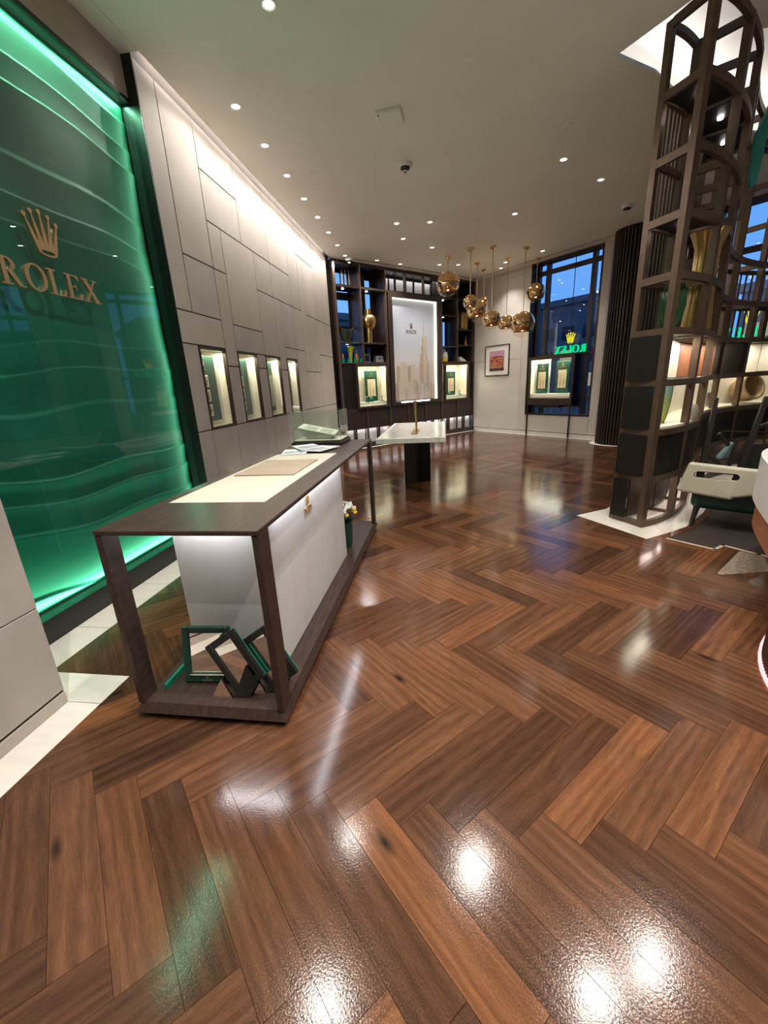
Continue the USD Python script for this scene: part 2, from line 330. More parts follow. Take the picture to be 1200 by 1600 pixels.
part(fl, 'subfloor', MB().prism(room.buffer(0.6), -0.06, -0.0185), JOINT)

PW, PER, DROW = 0.1432, 0.2025, 0.5150
PL = DROW * math.sqrt(2)
def project_area(poly):
    q = np.c_[np.array(poly.exterior.coords)[:, :2], np.zeros(len(poly.exterior.coords))] - (0, 0, CAMZ)
    c = q @ CAM.T
    if c[:, 2].min() < 0.12: return 0.0
    p = np.c_[600 + FPX * c[:, 0] / c[:, 2], 800 - FPX * c[:, 1] / c[:, 2]]
    if p[:, 0].max() < 0 or p[:, 0].min() > 1200 or p[:, 1].max() < 0 or p[:, 1].min() > 1600: return 0.0
    g = Polygon(p).intersection(sbox(0, 0, 1200, 1600)); return g.area
planks = []
for row in range(-8, 27):
    yb = 1.112 + DROW * row
    right = row % 2 == 0                                   # planks run up-right or up-left
    if row * DROW + 1.1 > 15: continue
    for k in range(-26, 40):
        h = PER / 2
        if right:      # the lower end runs from an upper tip of the seam down to the right
            a = np.array((-0.263 + PER * k, yb + h / 2)); b = a + (h, -h); d = np.array((DROW, DROW))
        else:          # the lower end runs from a lower tip up to the right
            a = np.array((-0.263 + DROW - h + PER * k, yb - h / 2)); b = a + (h, h); d = np.array((-DROW, DROW))
        dd = d / np.linalg.norm(d); nn = (b - a) / np.linalg.norm(b - a); g = 0.0006
        q = [a + nn * g + dd * g, b - nn * g + dd * g, b + d - nn * g - dd * g, a + d + nn * g - dd * g]
        P = Polygon(q)
        if not P.intersects(woodzone): continue
        c = P if woodzone.contains(P) else P.intersection(woodzone)
        if c.is_empty or c.area < 1e-4: continue
        for c1 in (c.geoms if hasattr(c, 'geoms') else [c]):
            if c1.geom_type == 'Polygon' and c1.area > 1e-4: planks.append((c1, a, dd, nn))
planks = [(project_area(p[0]), i, p) for i, p in enumerate(planks)]
planks.sort(key=lambda x: (-x[0], x[1]))
rest_v, rest_f, rest_uv, rest_n = [], [], [], 0
for k, (ar, i, (P, a, dd, nn)) in enumerate(planks):
    t = trimesh.creation.extrude_polygon(P, 0.017, engine='earcut')
    v = np.array(t.vertices); v[:, 2] -= 0.017
    tilt = (rng.uniform(-0.0006, 0.0006), rng.uniform(-0.0015, 0.0015)); rel = v[:, :2] - a
    u_, w_ = rel @ dd, rel @ nn
    v[:, 2] += np.where(v[:, 2] > -0.01, (u_ - PL / 2) * tilt[0] + (w_ - PW / 2) * tilt[1] + rng.uniform(-0.0003, 0.0002), 0)
    uv = np.c_[u_ + rng.uniform(0, 40), i % 977 + 0.2 + w_]
    if k < 300:
        part(fl, 'plank', (v, t.faces), WOOD, uv=uv)
    else:
        rest_v.append(v); rest_f.append(np.array(t.faces) + rest_n); rest_uv.append(uv); rest_n += len(v)
part(fl, 'far_planks', (np.vstack(rest_v), np.vstack(rest_f)), WOOD, uv=np.vstack(rest_uv), kind='stuff')
# stone tiles along the left walls, each its own piece
def tile(poly, mat=TILE, name='floor_tile'):
    if poly.area > 1e-4: part(fl, name, MB().prism(poly, -0.018, 0.0), mat)
for y0, y1 in ((-2.8, -0.9), (-0.9, 0.1), (0.1, 1.521)): tile(sbox(-1.945, y0, -1.757, y1))
tile(sbox(-2.2615, 1.525, -1.757, 1.733)); tile(sbox(-2.515, 1.525, -2.2635, 2.183))
for y0, y1 in ((2.187, 2.83), (2.834, 3.47), (3.474, 4.11), (4.114, 5.4), (5.404, 6.7), (6.704, 8.0), (8.004, 9.3)): tile(sbox(-2.515, y0, -2.264, y1))
for u in range(7): tile(Polygon([shp(5.3 + u * 0.74, -0.002)[:2], shp(6.036 + u * 0.74, -0.002)[:2], shp(6.036 + u * 0.74, -0.158)[:2], shp(5.3 + u * 0.74, -0.158)[:2]]).intersection(room), TILE, 'threshold_tile')
for s_ in range(6): tile(Polygon([rwp(0.06 + s_ * 0.8, -0.002)[:2], rwp(0.856 + s_ * 0.8, -0.002)[:2], rwp(0.856 + s_ * 0.8, -0.108)[:2], rwp(0.06 + s_ * 0.8, -0.108)[:2]]).difference(colzone), TILE, 'threshold_tile')
tile(Point(*COLC).buffer(0.555, 48), WHITE, 'column_base_ring')
sb = Polygon(STONEBASE).buffer(-0.002)
tile(sb.intersection(sbox(0, 0, 2.11, 9)), TILE, 'stone_base'); tile(sb.intersection(sbox(2.113, 0, 9, 9)), TILE, 'stone_base')
tile(Polygon(CARPETP).buffer(-0.004), CARPET, 'carpet')
TRIMM = M('brass_floor_trim', (0.62, 0.5, 0.38), 0.4, metal=0.3)
for a, b in (((2.06, 3.92), (2.31, 3.66)), ((2.31, 3.66), (2.43, 3.76)), ((2.43, 3.76), (2.58, 3.56)), ((2.58, 3.56), (3.0, 3.1))):
    part(fl, 'edge_trim', MB().prism(LineString([a, b]).buffer(0.014, cap_style=3), -0.004, 0.0035), TRIMM)
SPECK = M('speckled_stone', (0.25, 0.19, 0.14), 0.4, var=0.5, scale=40)
part(fl, 'stone_inlay', MB().prism(Polygon([(2.48, 3.60), (2.56, 3.50), (2.44, 3.25), (2.08, 3.18)]).buffer(0.02), -0.004, 0.002), SPECK)

# ================================================================== CEILING
COFFER = [(1.51, 4.86), (1.73, 4.56), (1.96, 4.235), (2.15, 4.37), (2.40, 4.59), (2.6, 4.82), (3.2, 4.6), (4.2, 3.6), (6.9, 3.0), (6.9, 7.0), (5.2, 6.9), (4.07, 6.75), (3.4, 6.45), (2.85, 6.0), (2.5, 5.7), (2.23, 5.45), (1.96, 5.17)]
ce = struct('ceiling')
cp = room.buffer(0.05).union(sbox(WX + 0.07, -2.8, 7, 4)).difference(sbox(-4, -5, WX + 0.07, 20)).difference(Polygon(COFFER))
part(ce, 'ceiling_plane', MB().prism(cp, CEILZ, CEILZ + 0.022), CEIL)
part(ce, 'cove_lid', MB().box(-2.75, WX + 0.2, -2.8, 10.4, 4.27, 4.33), WHITE)
part(ce, 'recess_soffit', MB().box(-2.75, WX + 0.069, -2.8, 3.95, CEILZ - 0.004, CEILZ + 0.02), WHITE)
part(ce, 'coffer_lid', MB().prism(Polygon(COFFER).buffer(0.5), 4.62, 4.68), WHITE)
def wall_strip(pts, z0, z1, t):
    return MB().prism(LineString(pts).buffer(t / 2, cap_style=2), z0, z1)
part(ce, 'coffer_edge', wall_strip([(1.45, 5.35), (2.0, 5.72), (2.5, 6.2), (3.0, 6.65), (4.0, 7.15), (5.2, 7.3), (6.9, 7.35)], 4.2, 4.66, 0.03), WHITE)
part(ce, 'coffer_edge', wall_strip([(1.45, 5.35), (1.0, 4.9), (1.5, 4.2), (1.9, 3.75)], 4.2, 4.66, 0.03), WHITE)
for nm, pts in (('slot', [shp(5.75, -0.2)[:2], shp(10.1, -0.27)[:2]]), ('slot', [rwp(0.1, -0.3)[:2], rwp(4.6, -0.29)[:2]])):
    part(ce, 'slot_diffuser', MB().prism(LineString(pts).buffer(0.012, cap_style=2), CEILZ - 0.003, CEILZ + 0.02), BRONZED)
# cove LED behind the far edge of the coffer, washing its lid
cpts = [(1.78, 5.22), (2.25, 5.62), (2.65, 6.02), (3.15, 6.5), (3.75, 6.85), (4.6, 7.0)]
for k in range(len(cpts) - 1):
    a, b = np.array(cpts[k]), np.array(cpts[k + 1]); mid = (a + b) / 2; d = b - a
    rect_light(f'/World/ceiling/cove_lamp_{k+1:03d}', (mid[0], mid[1], 4.26), np.linalg.norm(d), 0.04, 7, (1, 0.96, 0.92), math.degrees(math.atan2(d[1], d[0])), 180)

# ================================================================== LEFT SIDE: pillar, green light wall, panelled wall
pil = struct('wall_left')
pil_core = part(pil, 'pillar_core', MB().box(-2.56, -1.957, -2.8, 1.519, 0, 4.25), JOINT)
def lpanel(x, y0, y1, z0, z1, mat, name='panel', t=0.02, g=0.003):
    part(pil, name, MB().cbox(x - t, x, y0 + g, y1 - g, z0 + g, z1 - g, 0.0015), mat)
for y0, y1, mt in ((-2.8, -0.6, STONE), (-0.6, 1.526, STONE3)):
    lpanel(-1.945, y0, y1, 0.55, 2.6, mt); lpanel(-1.945, y0, y1, 2.6, 4.13, STONE); lpanel(-1.945, y0, y1, 0.076, 0.55, mt)
    lpanel(-1.945, y0, y1, -0.003, 0.066, STONE, 'skirting')
part(pil, 'pillar_side', MB().box(-2.56, -1.95, 1.519, 1.523, 0, 4.13), STONE)
part(pil, 'backing', MB().box(WX - 0.45, WX - 0.36, 3.96, 9.75, 0, 4.27), JOINT)
part(pil, 'backing', MB().box(WX - 0.06, WX - 0.021, 3.96, 9.75, 0, 1.12).box(WX - 0.06, WX - 0.021, 3.96, 9.75, 1.97, 4.27)
     .box(WX - 0.06, WX - 0.021, 3.96, 4.225, 1.12, 1.97).box(WX - 0.06, WX - 0.021, 4.785, 5.055, 1.12, 1.97).box(WX - 0.06, WX - 0.021, 5.625, 5.895, 1.12, 1.97)
     .box(WX - 0.06, WX - 0.021, 6.455, 6.735, 1.12, 1.97).box(WX - 0.06, WX - 0.021, 7.255, 9.75, 1.12, 1.97), JOINT)
part(pil, 'edge_return', MB().box(-2.62, WX - 0.0005, 3.947, 3.956, 0, 4.13), BLACKFRAME)
PANELS = [(3.955, 4.22, 2.27, 4.11), (3.955, 4.785, 1.97, 2.27), (3.955, 4.22, 1.12, 1.97), (3.955, 4.22, 0, 1.12), (4.22, 4.785, 2.79, 4.11), (4.22, 4.785, 2.27, 2.79), (4.22, 4.785, 0, 1.12),
          (4.785, 5.59, 3.70, 4.11), (4.785, 5.59, 3.24, 3.70), (4.785, 5.06, 2.79, 3.24), (4.785, 5.06, 1.785, 2.79), (4.785, 5.06, 1.12, 1.785), (4.785, 5.62, 0, 1.12), (5.06, 5.90, 2.26, 3.24), (5.06, 5.90, 1.965, 2.26),
          (5.59, 6.45, 3.24, 4.11), (6.45, 7.25, 3.24, 4.11), (5.62, 5.90, 1.785, 1.965), (5.62, 5.90, 1.12, 1.785), (5.62, 5.90, 0, 1.12), (5.90, 6.45, 2.79, 3.24), (5.90, 6.45, 1.965, 2.79), (5.90, 6.45, 0, 1.12),
          (6.45, 7.25, 2.79, 3.24), (6.45, 6.73, 1.785, 2.79), (6.45, 6.73, 1.12, 1.785), (6.73, 7.25, 2.13, 2.79), (6.73, 7.25, 1.965, 2.13), (6.45, 7.25, 0, 1.12), (7.25, 7.715, 2.79, 4.11), (7.25, 7.715, 2.13, 2.79), (7.25, 7.715, 1.12, 2.13),
          (7.715, 8.64, 3.67, 4.11), (7.715, 7.99, 1.785, 3.67), (7.99, 8.64, 2.77, 3.67), (7.99, 8.64, 1.785, 2.77), (7.715, 8.64, 1.12, 1.785), (7.25, 8.64, 0, 1.12), (8.64, 9.18, 2.77, 4.11), (9.18, 9.72, 2.77, 4.11),
          (8.64, 9.18, 2.13, 2.77), (9.18, 9.72, 2.13, 2.77), (8.64, 9.72, 1.12, 2.13), (8.64, 9.72, 0, 1.12)]
for k, (y0, y1, z0, z1) in enumerate(PANELS): lpanel(WX, y0, y1, z0, z1, (STONE, STONE2, STONE3)[k * 7 % 3], g=0.006)
part(pil, 'cove_wall', MB().box(-2.56, WX - 0.025, 3.96, 9.75, 4.12, 4.27), WHITE)
rect_light('/World/wall_left/cove_lamp', (WX + 0.035, 6.9, 4.255), 0.03, 5.6, 14, NEUT)

gw = thing('green_light_wall', 'tall glossy green backlit glass wall with flowing wave relief and gold emblem lettering', 'light wall', (-2.548, 2.735, 0), RZL)
# local: x = along the wall (away), y = into the wall. glass spans x -1.21..1.212
WAVE = usdkit.material(stage, '/World/Looks/green_wave', {
    'tc': ('texture_coordinate', {}), 'n': ('noise_texture', {'scale': 2.5, 'detail': 3.0}), 'r': ('rgb_ramp', {'ramp': [(0.3, (0.0, 0.105, 0.068)), (0.7, (0.0, 0.135, 0.085))]}),
    'p': ('principled_bsdf', {'roughness': 0.45})}, [('tc.object', 'n.vector'), ('n.fac', 'r.fac'), ('r.color', 'p.base_color')], surface='p.BSDF')
X, Z = np.meshgrid(np.linspace(-1.25, 1.21, 170), np.linspace(0.14, 3.84, 520))
ph = Z + 0.045 * np.sin(2.2 * X + 0.5 + 1.3 * Z) + 0.02 * np.sin(5.1 * X + 2.0 * Z + 1.0) + 0.06 * np.sin(0.9 * X - 0.8 * Z)
q = ph * 3.7 + 0.35 * np.sin(ph * 7.3)
saw = (q - np.floor(q))
ed = np.clip((1 - saw) / 0.06, 0, 1)
band = np.clip(np.abs(Z - 2.25) / 0.95, 0, 1) ** 2
depth = (0.0015 + 0.0125 * band) * saw ** 2.2 * ed + 0.010 * np.sin(3.1 * X + 6 * Z) * np.sin(2.3 * Z - 1.7 * X)
v = np.c_[X.ravel(), (0.085 - depth).ravel(), Z.ravel()]
ny, nx = X.shape; idx = np.arange(ny * nx).reshape(ny, nx)
ff = np.c_[idx[:-1, :-1].ravel(), idx[:-1, 1:].ravel(), idx[1:, 1:].ravel(), idx[1:, :-1].ravel()]
part(gw, 'wave_relief', (v, ff), WAVE, smooth=True)
part(gw, 'backing', MB().box(-1.25, 1.2, 0.14, 0.16, 0.0, 4.25), BLACKFRAME)
part(gw, 'glass_front', MB().box(-1.21, 1.208, 0.0, 0.008, 0.162, 3.80), FRONTGLASS)
part(gw, 'plinth', MB().box(-1.25, 1.21, -0.033, 0.14, 0.0, 0.16), BLACKFRAME)
part(gw, 'head_frame', MB().box(-1.25, 1.21, -0.01, 0.14, 3.80, 3.83), BLACKFRAME)
part(gw, 'head_panel', MB().box(-1.25, 1.21, 0.0, 0.14, 3.835, 4.27), STONE3)
sign_parts(gw, 0.012, 2.17, 0.152, GOLDLET, GOLDLET, 0.018, y=-0.001, gap=0.46, cs=1.08)
GRN = (0.35, 1.0, 0.62)
rect_light(str(gw.GetPath()) + '/led_strip', (0, 0.045, 0.17), 2.4, 0.03, 22, GRN, 0, 180)
rect_light(str(gw.GetPath()) + '/led_strip_001', (0, 0.045, 3.79), 2.4, 0.03, 20, GRN, 0, 0)
l3 = UsdLux.RectLight.Define(stage, str(gw.GetPath()) + '/led_strip_002'); l3.CreateWidthAttr(0.03); l3.CreateHeightAttr(3.5); l3.CreateIntensityAttr(3.0); l3.CreateColorAttr(Gf.Vec3f(*GRN))
l3.AddTranslateOp().Set(Gf.Vec3d(1.2, 0.03, 2.0)); l3.AddRotateYOp().Set(90.0); l3.AddRotateZOp().Set(90.0)

# display niches in the panelled wall
NICHE_L = ['first', 'second', 'third', 'fourth']
for k, (y0, y1) in enumerate(((4.225, 4.783), (5.058, 5.622), (5.90, 6.452), (6.732, 7.245))):
    nl = ('lit wall niche nearest the green wall, three framed pads on its dark card', 'lit wall niche second from the green wall, with dark green card inside',
          'lit wall niche third from the green wall, with dark green card inside', 'lit wall niche farthest from the green wall, above the glass box')[k]
    t = thing('wall_niche', nl, 'display niche', (WX, (y0 + y1) / 2, 1.12), RZL)
    w, h, D = (y1 - y0) / 2, 0.845, 0.30
    f = 0.022
    part(t, 'frame', MB().box(-w, -w + f, -0.004, 0.04, 0, h).box(w - f, w, -0.004, 0.04, 0, h).box(-w + f, w - f, -0.004, 0.04, 0, f).box(-w + f, w - f, -0.004, 0.04, h - f * 1.3, h), BRONZED)
    part(t, 'lining', MB().box(-w, w, D, D + 0.01, 0, h).box(-w - 0.01, -w, 0.04, D, 0, h).box(w, w + 0.01, 0.04, D, 0, h).box(-w, w, 0.04, D, -0.01, 0.012).box(-w, w, 0.04, D, h, h + 0.01), IVORY)
    part(t, 'glass', MB().box(-w + f, w - f, 0.012, 0.016, f, h - f), GLASS)
    c = part(t, 'card', MB().cbox(-w + 0.085, w - 0.095, 0.12, 0.14, 0.075, 0.77), GREENCARD)
    for j in range(3):
        part(c, 'pad', MB().cbox(-0.10, -0.005, 0.108, 0.12, 0.13 + j * 0.155, 0.255 + j * 0.155), IVORY)
        part(c, 'watch', MB().cyl((-0.052, 0.108, 0.193 + j * 0.155), (-0.052, 0.10, 0.193 + j * 0.155), 0.02).box(-0.06, -0.044, 0.101, 0.107, 0.145 + j * 0.155, 0.24 + j * 0.155), BRASS)
    ps, _ = word('ROLEX', 0.022)
    part(c, 'lettering', MB().prism(affinity.translate(unary_union(ps), -0.055, 0.615), 0, 0.004, lambda v: np.c_[v[:, 0], 0.12 - v[:, 2], v[:, 1]]), GOLDLET)
    part(c, 'crown_emblem', MB().prism(affinity.translate(crown(0.06, 0.06), -0.055, 0.655), 0, 0.004, lambda v: np.c_[v[:, 0], 0.12 - v[:, 2], v[:, 1]]), GOLDLET)
    rect_light(str(t.GetPath()) + '/lamp', (0.05, 0.08, h - 0.035), 0.4, 0.05, 14, (1, 0.92, 0.72))
# low ledge cabinet at the foot of the panelled wall
t = thing('low_ledge_cabinet', 'low pale ledge cabinet along the panelled wall behind the counter', 'cabinet', (WX, 6.7, 0), RZL)
part(t, 'body', MB().cbox(-2.3, 2.3, -0.22, -0.002, 0.06, 0.60), STONE3)
part(t, 'top', MB().cbox(-2.32, 2.32, -0.235, -0.002, 0.60, 0.625), STEEL)
part(t, 'plinth', MB().box(-2.28, 2.28, -0.2, -0.01, 0.0, 0.06), DARKPANEL)

# ================================================================== RIGHT WALL with window_1
wr = struct('wall_right', (*CORNER, 0), RZR)             # local x = s along the wall, y = into the wall
def rpanel(x0, x1, z0, z1, mat=PALE, name='panel', g=0.003): part(wr, name, MB().cbox(x0 + g, x1 - g, 0, 0.02, z0 + g, z1 - g, 0.0015), mat)
for a in ((0.0, 1.70, 0.10, 1.97), (0.0, 1.70, 1.97, 3.97), (0.0, 1.70, 3.97, 4.13), (1.70, 1.91, 0.10, 4.13), (1.91, 3.72, 0.10, 0.53), (3.72, 3.90, 0.10, 4.13), (3.90, 4.7, 0.10, 1.98), (3.90, 4.7, 1.98, 4.13),
          (4.7, 5.35, 0.10, 4.13), (5.35, 7.3, 0.10, 0.6), (7.3, 8.6, 0.10, 4.13)): rpanel(*a)
part(wr, 'skirting', MB().cbox(0.0, 5.0, -0.008, 0.02, -0.003, 0.088), PALE)
part(wr, 'backing', MB().box(-0.1, 1.90, 0.021, 0.10, 0, 4.2).box(3.73, 5.34, 0.021, 0.10, 0, 4.2).box(1.90, 3.73, 0.021, 0.10, 0, 0.525).box(5.34, 7.31, 0.021, 0.10, 0, 0.595).box(7.31, 8.7, 0.021, 0.10, 0, 4.2), JOINT)
part(wr, 'window_reveal', MB().box(1.90, 1.91, 0.02, 0.30, 0.53, 4.2).box(3.72, 3.73, 0.02, 0.30, 0.53, 4.2), PALE)

def window(x0, x1, z0, z1, mulls, trans, depth, hole=None):
    w = struct('window_%d' % window.n, rwp((x0 + x1) / 2), RZR); window.n += 1
    o = (x0 + x1) / 2
    f = MB().box(x0 - o, x0 - o + 0.03, -0.012, depth + .05, z0, z1).box(x1 - o - 0.03, x1 - o, -0.012, depth + .05, z0, z1).box(x0 - o, x1 - o, -0.012, depth + .05, z0, z0 + 0.035).box(x0 - o, x1 - o, 0.0, depth + .05, z1 - 0.03, z1 + .1)
    part(w, 'window_frame', f, BRONZED)
    def spans(x): return [(z0, hole[1]), (hole[2], z1)] if hole and x < hole[0] else [(z0, z1)]     # the showcase is let into the glazing there
    for m, wd in mulls:
        for a, b in spans(m): part(w, 'mullion', MB().box(m - o - wd / 2, m - o + wd / 2, depth - 0.06, depth + 0.05, a, b), BRONZED)
    for tz, th, xa, xb in trans: part(w, 'transom', MB().box(xa - o, xb - o, depth - 0.05, depth + 0.045, tz - th / 2, tz + th / 2), BRONZED)
    xs = [x0] + [m for m, _ in mulls] + [x1]
    if hole: xs = sorted(xs + [hole[0]])
    for a, b in zip(xs, xs[1:]):
        for c, d in spans(a): part(w, 'pane', MB().box(a - o, b - o, depth, depth + 0.008, c, d), WINGLASS)
    return w
window.n = 1
W1 = window(1.91, 3.72, 0.53, 4.12, ((1.975, 0.05), (2.23, 0.085), (3.40, 0.085)), ((3.91, 0.09, 1.91, 3.72), (1.985, 0.05, 1.91, 3.72), (0.765, 0.05, 1.91, 3.30), (0.97, 0.06, 3.4, 3.72)), 0.25, (3.30, 0.77, 1.98))
W2 = window(5.35, 7.3, 0.6, 4.11, ((5.7, 0.08), (6.95, 0.08)), ((3.4, 0.09, 5.35, 7.3), (1.9, 0.06, 5.35, 7.3)), 0.25)

NEONG = glow('neon_green', (0.0, 1.0, 0.35), 0.22)
NEONY = glow('neon_yellow', (0.95, 0.85, 0.05), 0.2)
t = thing('window_sign', 'green glowing sign with yellow crown hanging in the window above the lit showcase', 'neon sign', rwp(3.0, 0.16, 1.972), RZR, None)
sign_parts(t, 0, 0.03, 0.17, NEONG, NEONY, 0.03, mirror=True, gap=0.25, cs=0.9)
part(t, 'cord', MB().cyl((-0.02, 0, 0.4), (-0.02, 0, 2.2), 0.008, n=8), BLACK)
part(t, 'carrier_bar', MB().box(-0.45, 0.45, -0.005, 0.01, 0.0, 0.02), BLACK)
t = thing('window_sign', 'green glowing sign with yellow crown in the window behind the lattice screen', 'neon sign', rwp(6.45, 0.05, 1.95), RZR, None)
sign_parts(t, 0, 0.03, 0.17, NEONG, NEONY, 0.03, mirror=True, gap=0.25, cs=0.9)
part(t, 'carrier_bar', MB().box(-0.45, 0.45, -0.005, 0.01, 0.0, 0.02), BLACK)

# ---- green display card used in the showcases (local: stands on z = 0, faces -y)
def display_card(label, loc, rz, h=0.72, w=0.30, group=None, pic=None):
    t = thing('display_card', label, 'display card', loc, rz, group)
    part(t, 'board', MB().cbox(-w / 2, w / 2, 0, 0.03, 0, h), GREENCARD)
    pw, ph = w * 0.66, h * 0.56
    p = part(t, 'picture', MB().box(-pw / 2, pw / 2, -0.003, 0.0, h * 0.17, h * 0.17 + ph), pic or PRINT)
    for k in range(5):
        x = -pw / 2 + pw * (0.1 + 0.2 * k); hh = ph * (0.5 + 0.42 * ((k * 37) % 10) / 10)
        part(p, 'printed_tower', MB().box(x - pw * 0.07, x + pw * 0.07, -0.0045, -0.003, h * 0.17, h * 0.17 + hh), PRINT2 if k % 2 else PRINT3)
    ps, _ = word('ROLEX', h * 0.045)
    part(t, 'lettering', MB().prism(affinity.translate(unary_union(ps), 0, h * 0.80), 0, 0.004, lambda v: np.c_[v[:, 0], -v[:, 2], v[:, 1]]), GOLDLET)
    part(t, 'crown_emblem', MB().prism(affinity.translate(crown(h * 0.09, h * 0.09), 0, h * 0.865), 0, 0.004, lambda v: np.c_[v[:, 0], -v[:, 2], v[:, 1]]), GOLDLET)
    return t
PRINT = M('print_cream', (0.70, 0.56, 0.36), 0.6, var=0.1)
PRINT2 = M('print_sand', (0.62, 0.44, 0.25), 0.6, var=0.1)
PRINT3 = M('print_light', (0.78, 0.68, 0.5), 0.6, var=0.1)
def watch_stand(label, loc, rz, kind, group):
    t = thing('watch_stand', label, 'watch stand', loc, rz, group)
    part(t, 'base', MB().cyl((0, 0, 0), (0, 0, 0.012), 0.07, n=24), GREENMETAL)
    if kind: part(t, 'cushion', MB().sphere((0.01, 0, 0.055), 0.05, 2, (1.15, 0.7, 0.85)), GREENMETAL)
    else: part(t, 'post', MB().cyl((0, 0, 0.012), (0, 0, 0.10), 0.012, 0.008, 12), GREENMETAL)
    part(t, 'watch', MB().lathe([(0.028, -0.012), (0.034, -0.008), (0.034, 0.008), (0.028, 0.012)], (0, 0, 0), 20).xf(lambda v: np.c_[v[:, 0], v[:, 1] - 0.0, v[:, 2] + 0.10 + (0.01 if kind else 0.02)]), STEEL)

# ---- window showcase on bronze legs
t = thing('window_showcase', 'bronze framed lit showcase on two thin legs in front of the blue window', 'showcase', rwp(2.63), RZR)
hw = 0.645
part(t, 'frame', MB().cbox(-hw, hw, -0.05, 0.0, 0.78, 0.955).box(-hw, hw, -0.05, 0.0, 1.895, 1.97).box(-hw, -hw + 0.06, -0.05, 0.0, 0.955, 1.895).box(hw - 0.055, hw, -0.05, 0.0, 0.955, 1.895), BRONZED)
part(t, 'body', MB().box(hw - 0.015, hw, 0.0, 0.40, 0.78, 1.97).box(-hw, -hw + 0.015, 0, 0.40, 0.78, 1.97).box(-hw, hw, 0, 0.40, 0.78, 0.955).box(-hw, hw, 0, 0.40, 1.955, 1.97), DARKPANEL)
part(t, 'lining', MB().box(-hw + 0.02, hw - 0.02, 0.0, 0.39, 0.956, 1.0).box(-hw + 0.02, -hw + 0.03, 0, 0.39, 1.0, 1.95).box(-hw + 0.02, -0.28, 0.38, 0.39, 1.0, 1.95).box(hw - 0.03, hw - 0.02, 0, 0.39, 1.0, 1.95).box(-hw + .02, hw - .02, 0, 0.39, 1.94, 1.95), IVORY)
part(t, 'display_step', MB().cbox(-hw + 0.04, hw - 0.04, 0.03, 0.4, 1.0, 1.06), IVORY)
part(t, 'back_glass', MB().box(-0.28, hw - 0.02, 0.384, 0.39, 1.0, 1.95), GLASSGREENISH)
part(t, 'front_glass', MB().box(-hw + 0.06, hw - 0.055, -0.03, -0.024, 0.955, 1.895), GLASS)
part(t, 'leg', MB().box(-hw + 0.01, -hw + 0.035, -0.05, -0.02, 0, 0.78), BRONZED); part(t, 'leg', MB().box(hw - 0.045, hw - 0.02, -0.05, -0.02, 0, 0.78), BRONZED)
part(t, 'drawer', MB().cbox(-0.32, 0.25, 0.02, 0.3, 0.72, 0.779), BRONZED)
rect_light(str(t.GetPath()) + '/lamp', (0, 0.16, 1.93), 1.1, 0.12, 9, (1, 0.93, 0.74))
display_card('green display card with sand coloured picture, left one in the window showcase', rwp(2.24, 0.20, 1.061), RZR, 0.74, 0.33)
display_card('green display card with sand coloured picture, right one in the window showcase', rwp(2.82, 0.20, 1.061), RZR, 0.77, 0.35)

# ---- framed picture
t = thing('framed_picture', 'framed photograph of a red lit building under a pink sky on the pale wall', 'picture', rwp(0.895, 0.0, 1.57), RZR)
PINK = M('print_pink_sky', (0.50, 0.27, 0.36), 0.6, var=0.12, scale=3); MAROON = M('print_red_facade', (0.26, 0.07, 0.035), 0.6, var=0.5, scale=20); DUSKB = M('print_dusk', (0.06, 0.03, 0.045), 0.6, var=0.3, scale=8); LITW = M('print_lit_window', (0.72, 0.30, 0.17), 0.6, var=0.2)
part(t, 'frame', MB().cbox(-0.43, 0.43, -0.035, -0.001, 0, 0.02).cbox(-0.43, 0.43, -0.035, -0.001, 0.79, 0.81).cbox(-0.43, -0.41, -0.035, -0.001, 0.02, 0.79).cbox(0.41, 0.43, -0.035, -0.001, 0.02, 0.79), BRONZED)
part(t, 'mount', MB().box(-0.41, 0.41, -0.018, -0.001, 0.02, 0.79), WHITE)
p = part(t, 'print', MB().box(-0.26, 0.26, -0.022, -0.018, 0.13, 0.66), PINK)
part(p, 'printed_facade', MB().box(-0.24, 0.235, -0.0235, -0.022, 0.2, 0.50).box(-0.12, 0.2, -0.0235, -0.022, 0.5, 0.52), MAROON)
part(p, 'printed_street', MB().box(-0.26, 0.26, -0.0235, -0.022, 0.13, 0.2), DUSKB)
lw = MB()
for i in range(9):
    for j in range(4):
        if rng.random() < 0.8: lw.box(-0.215 + i * 0.048, -0.195 + i * 0.048 + rng.uniform(0, .012), -0.0245, -0.0235, 0.245 + j * 0.064, 0.275 + j * 0.064 + rng.uniform(0, .015))
lw.box(-0.2, 0.18, -0.0245, -0.0235, 0.212, 0.23)
part(p, 'printed_windows', lw, LITW, kind='stuff')

# ---- round slatted column
t = thing('slatted_column', 'round column clad in dark vertical wooden slats beside the right window', 'column', (*COLC, 0))
part(t, 'core', MB().cyl((0, 0, 0), (0, 0, CEILZ), 0.405, n=48), DARKPANEL)
for k in range(44):
    a = k / 44 * 2 * PI; c_, s_ = math.cos(a), math.sin(a)
    part(t, 'slat', MB().box(-0.014, 0.014, 0.40, 0.445, 0.0, CEILZ).xf(lambda v: np.c_[v[:, 0] * c_ - v[:, 1] * s_, v[:, 0] * s_ + v[:, 1] * c_, v[:, 2]]), BRONZED)

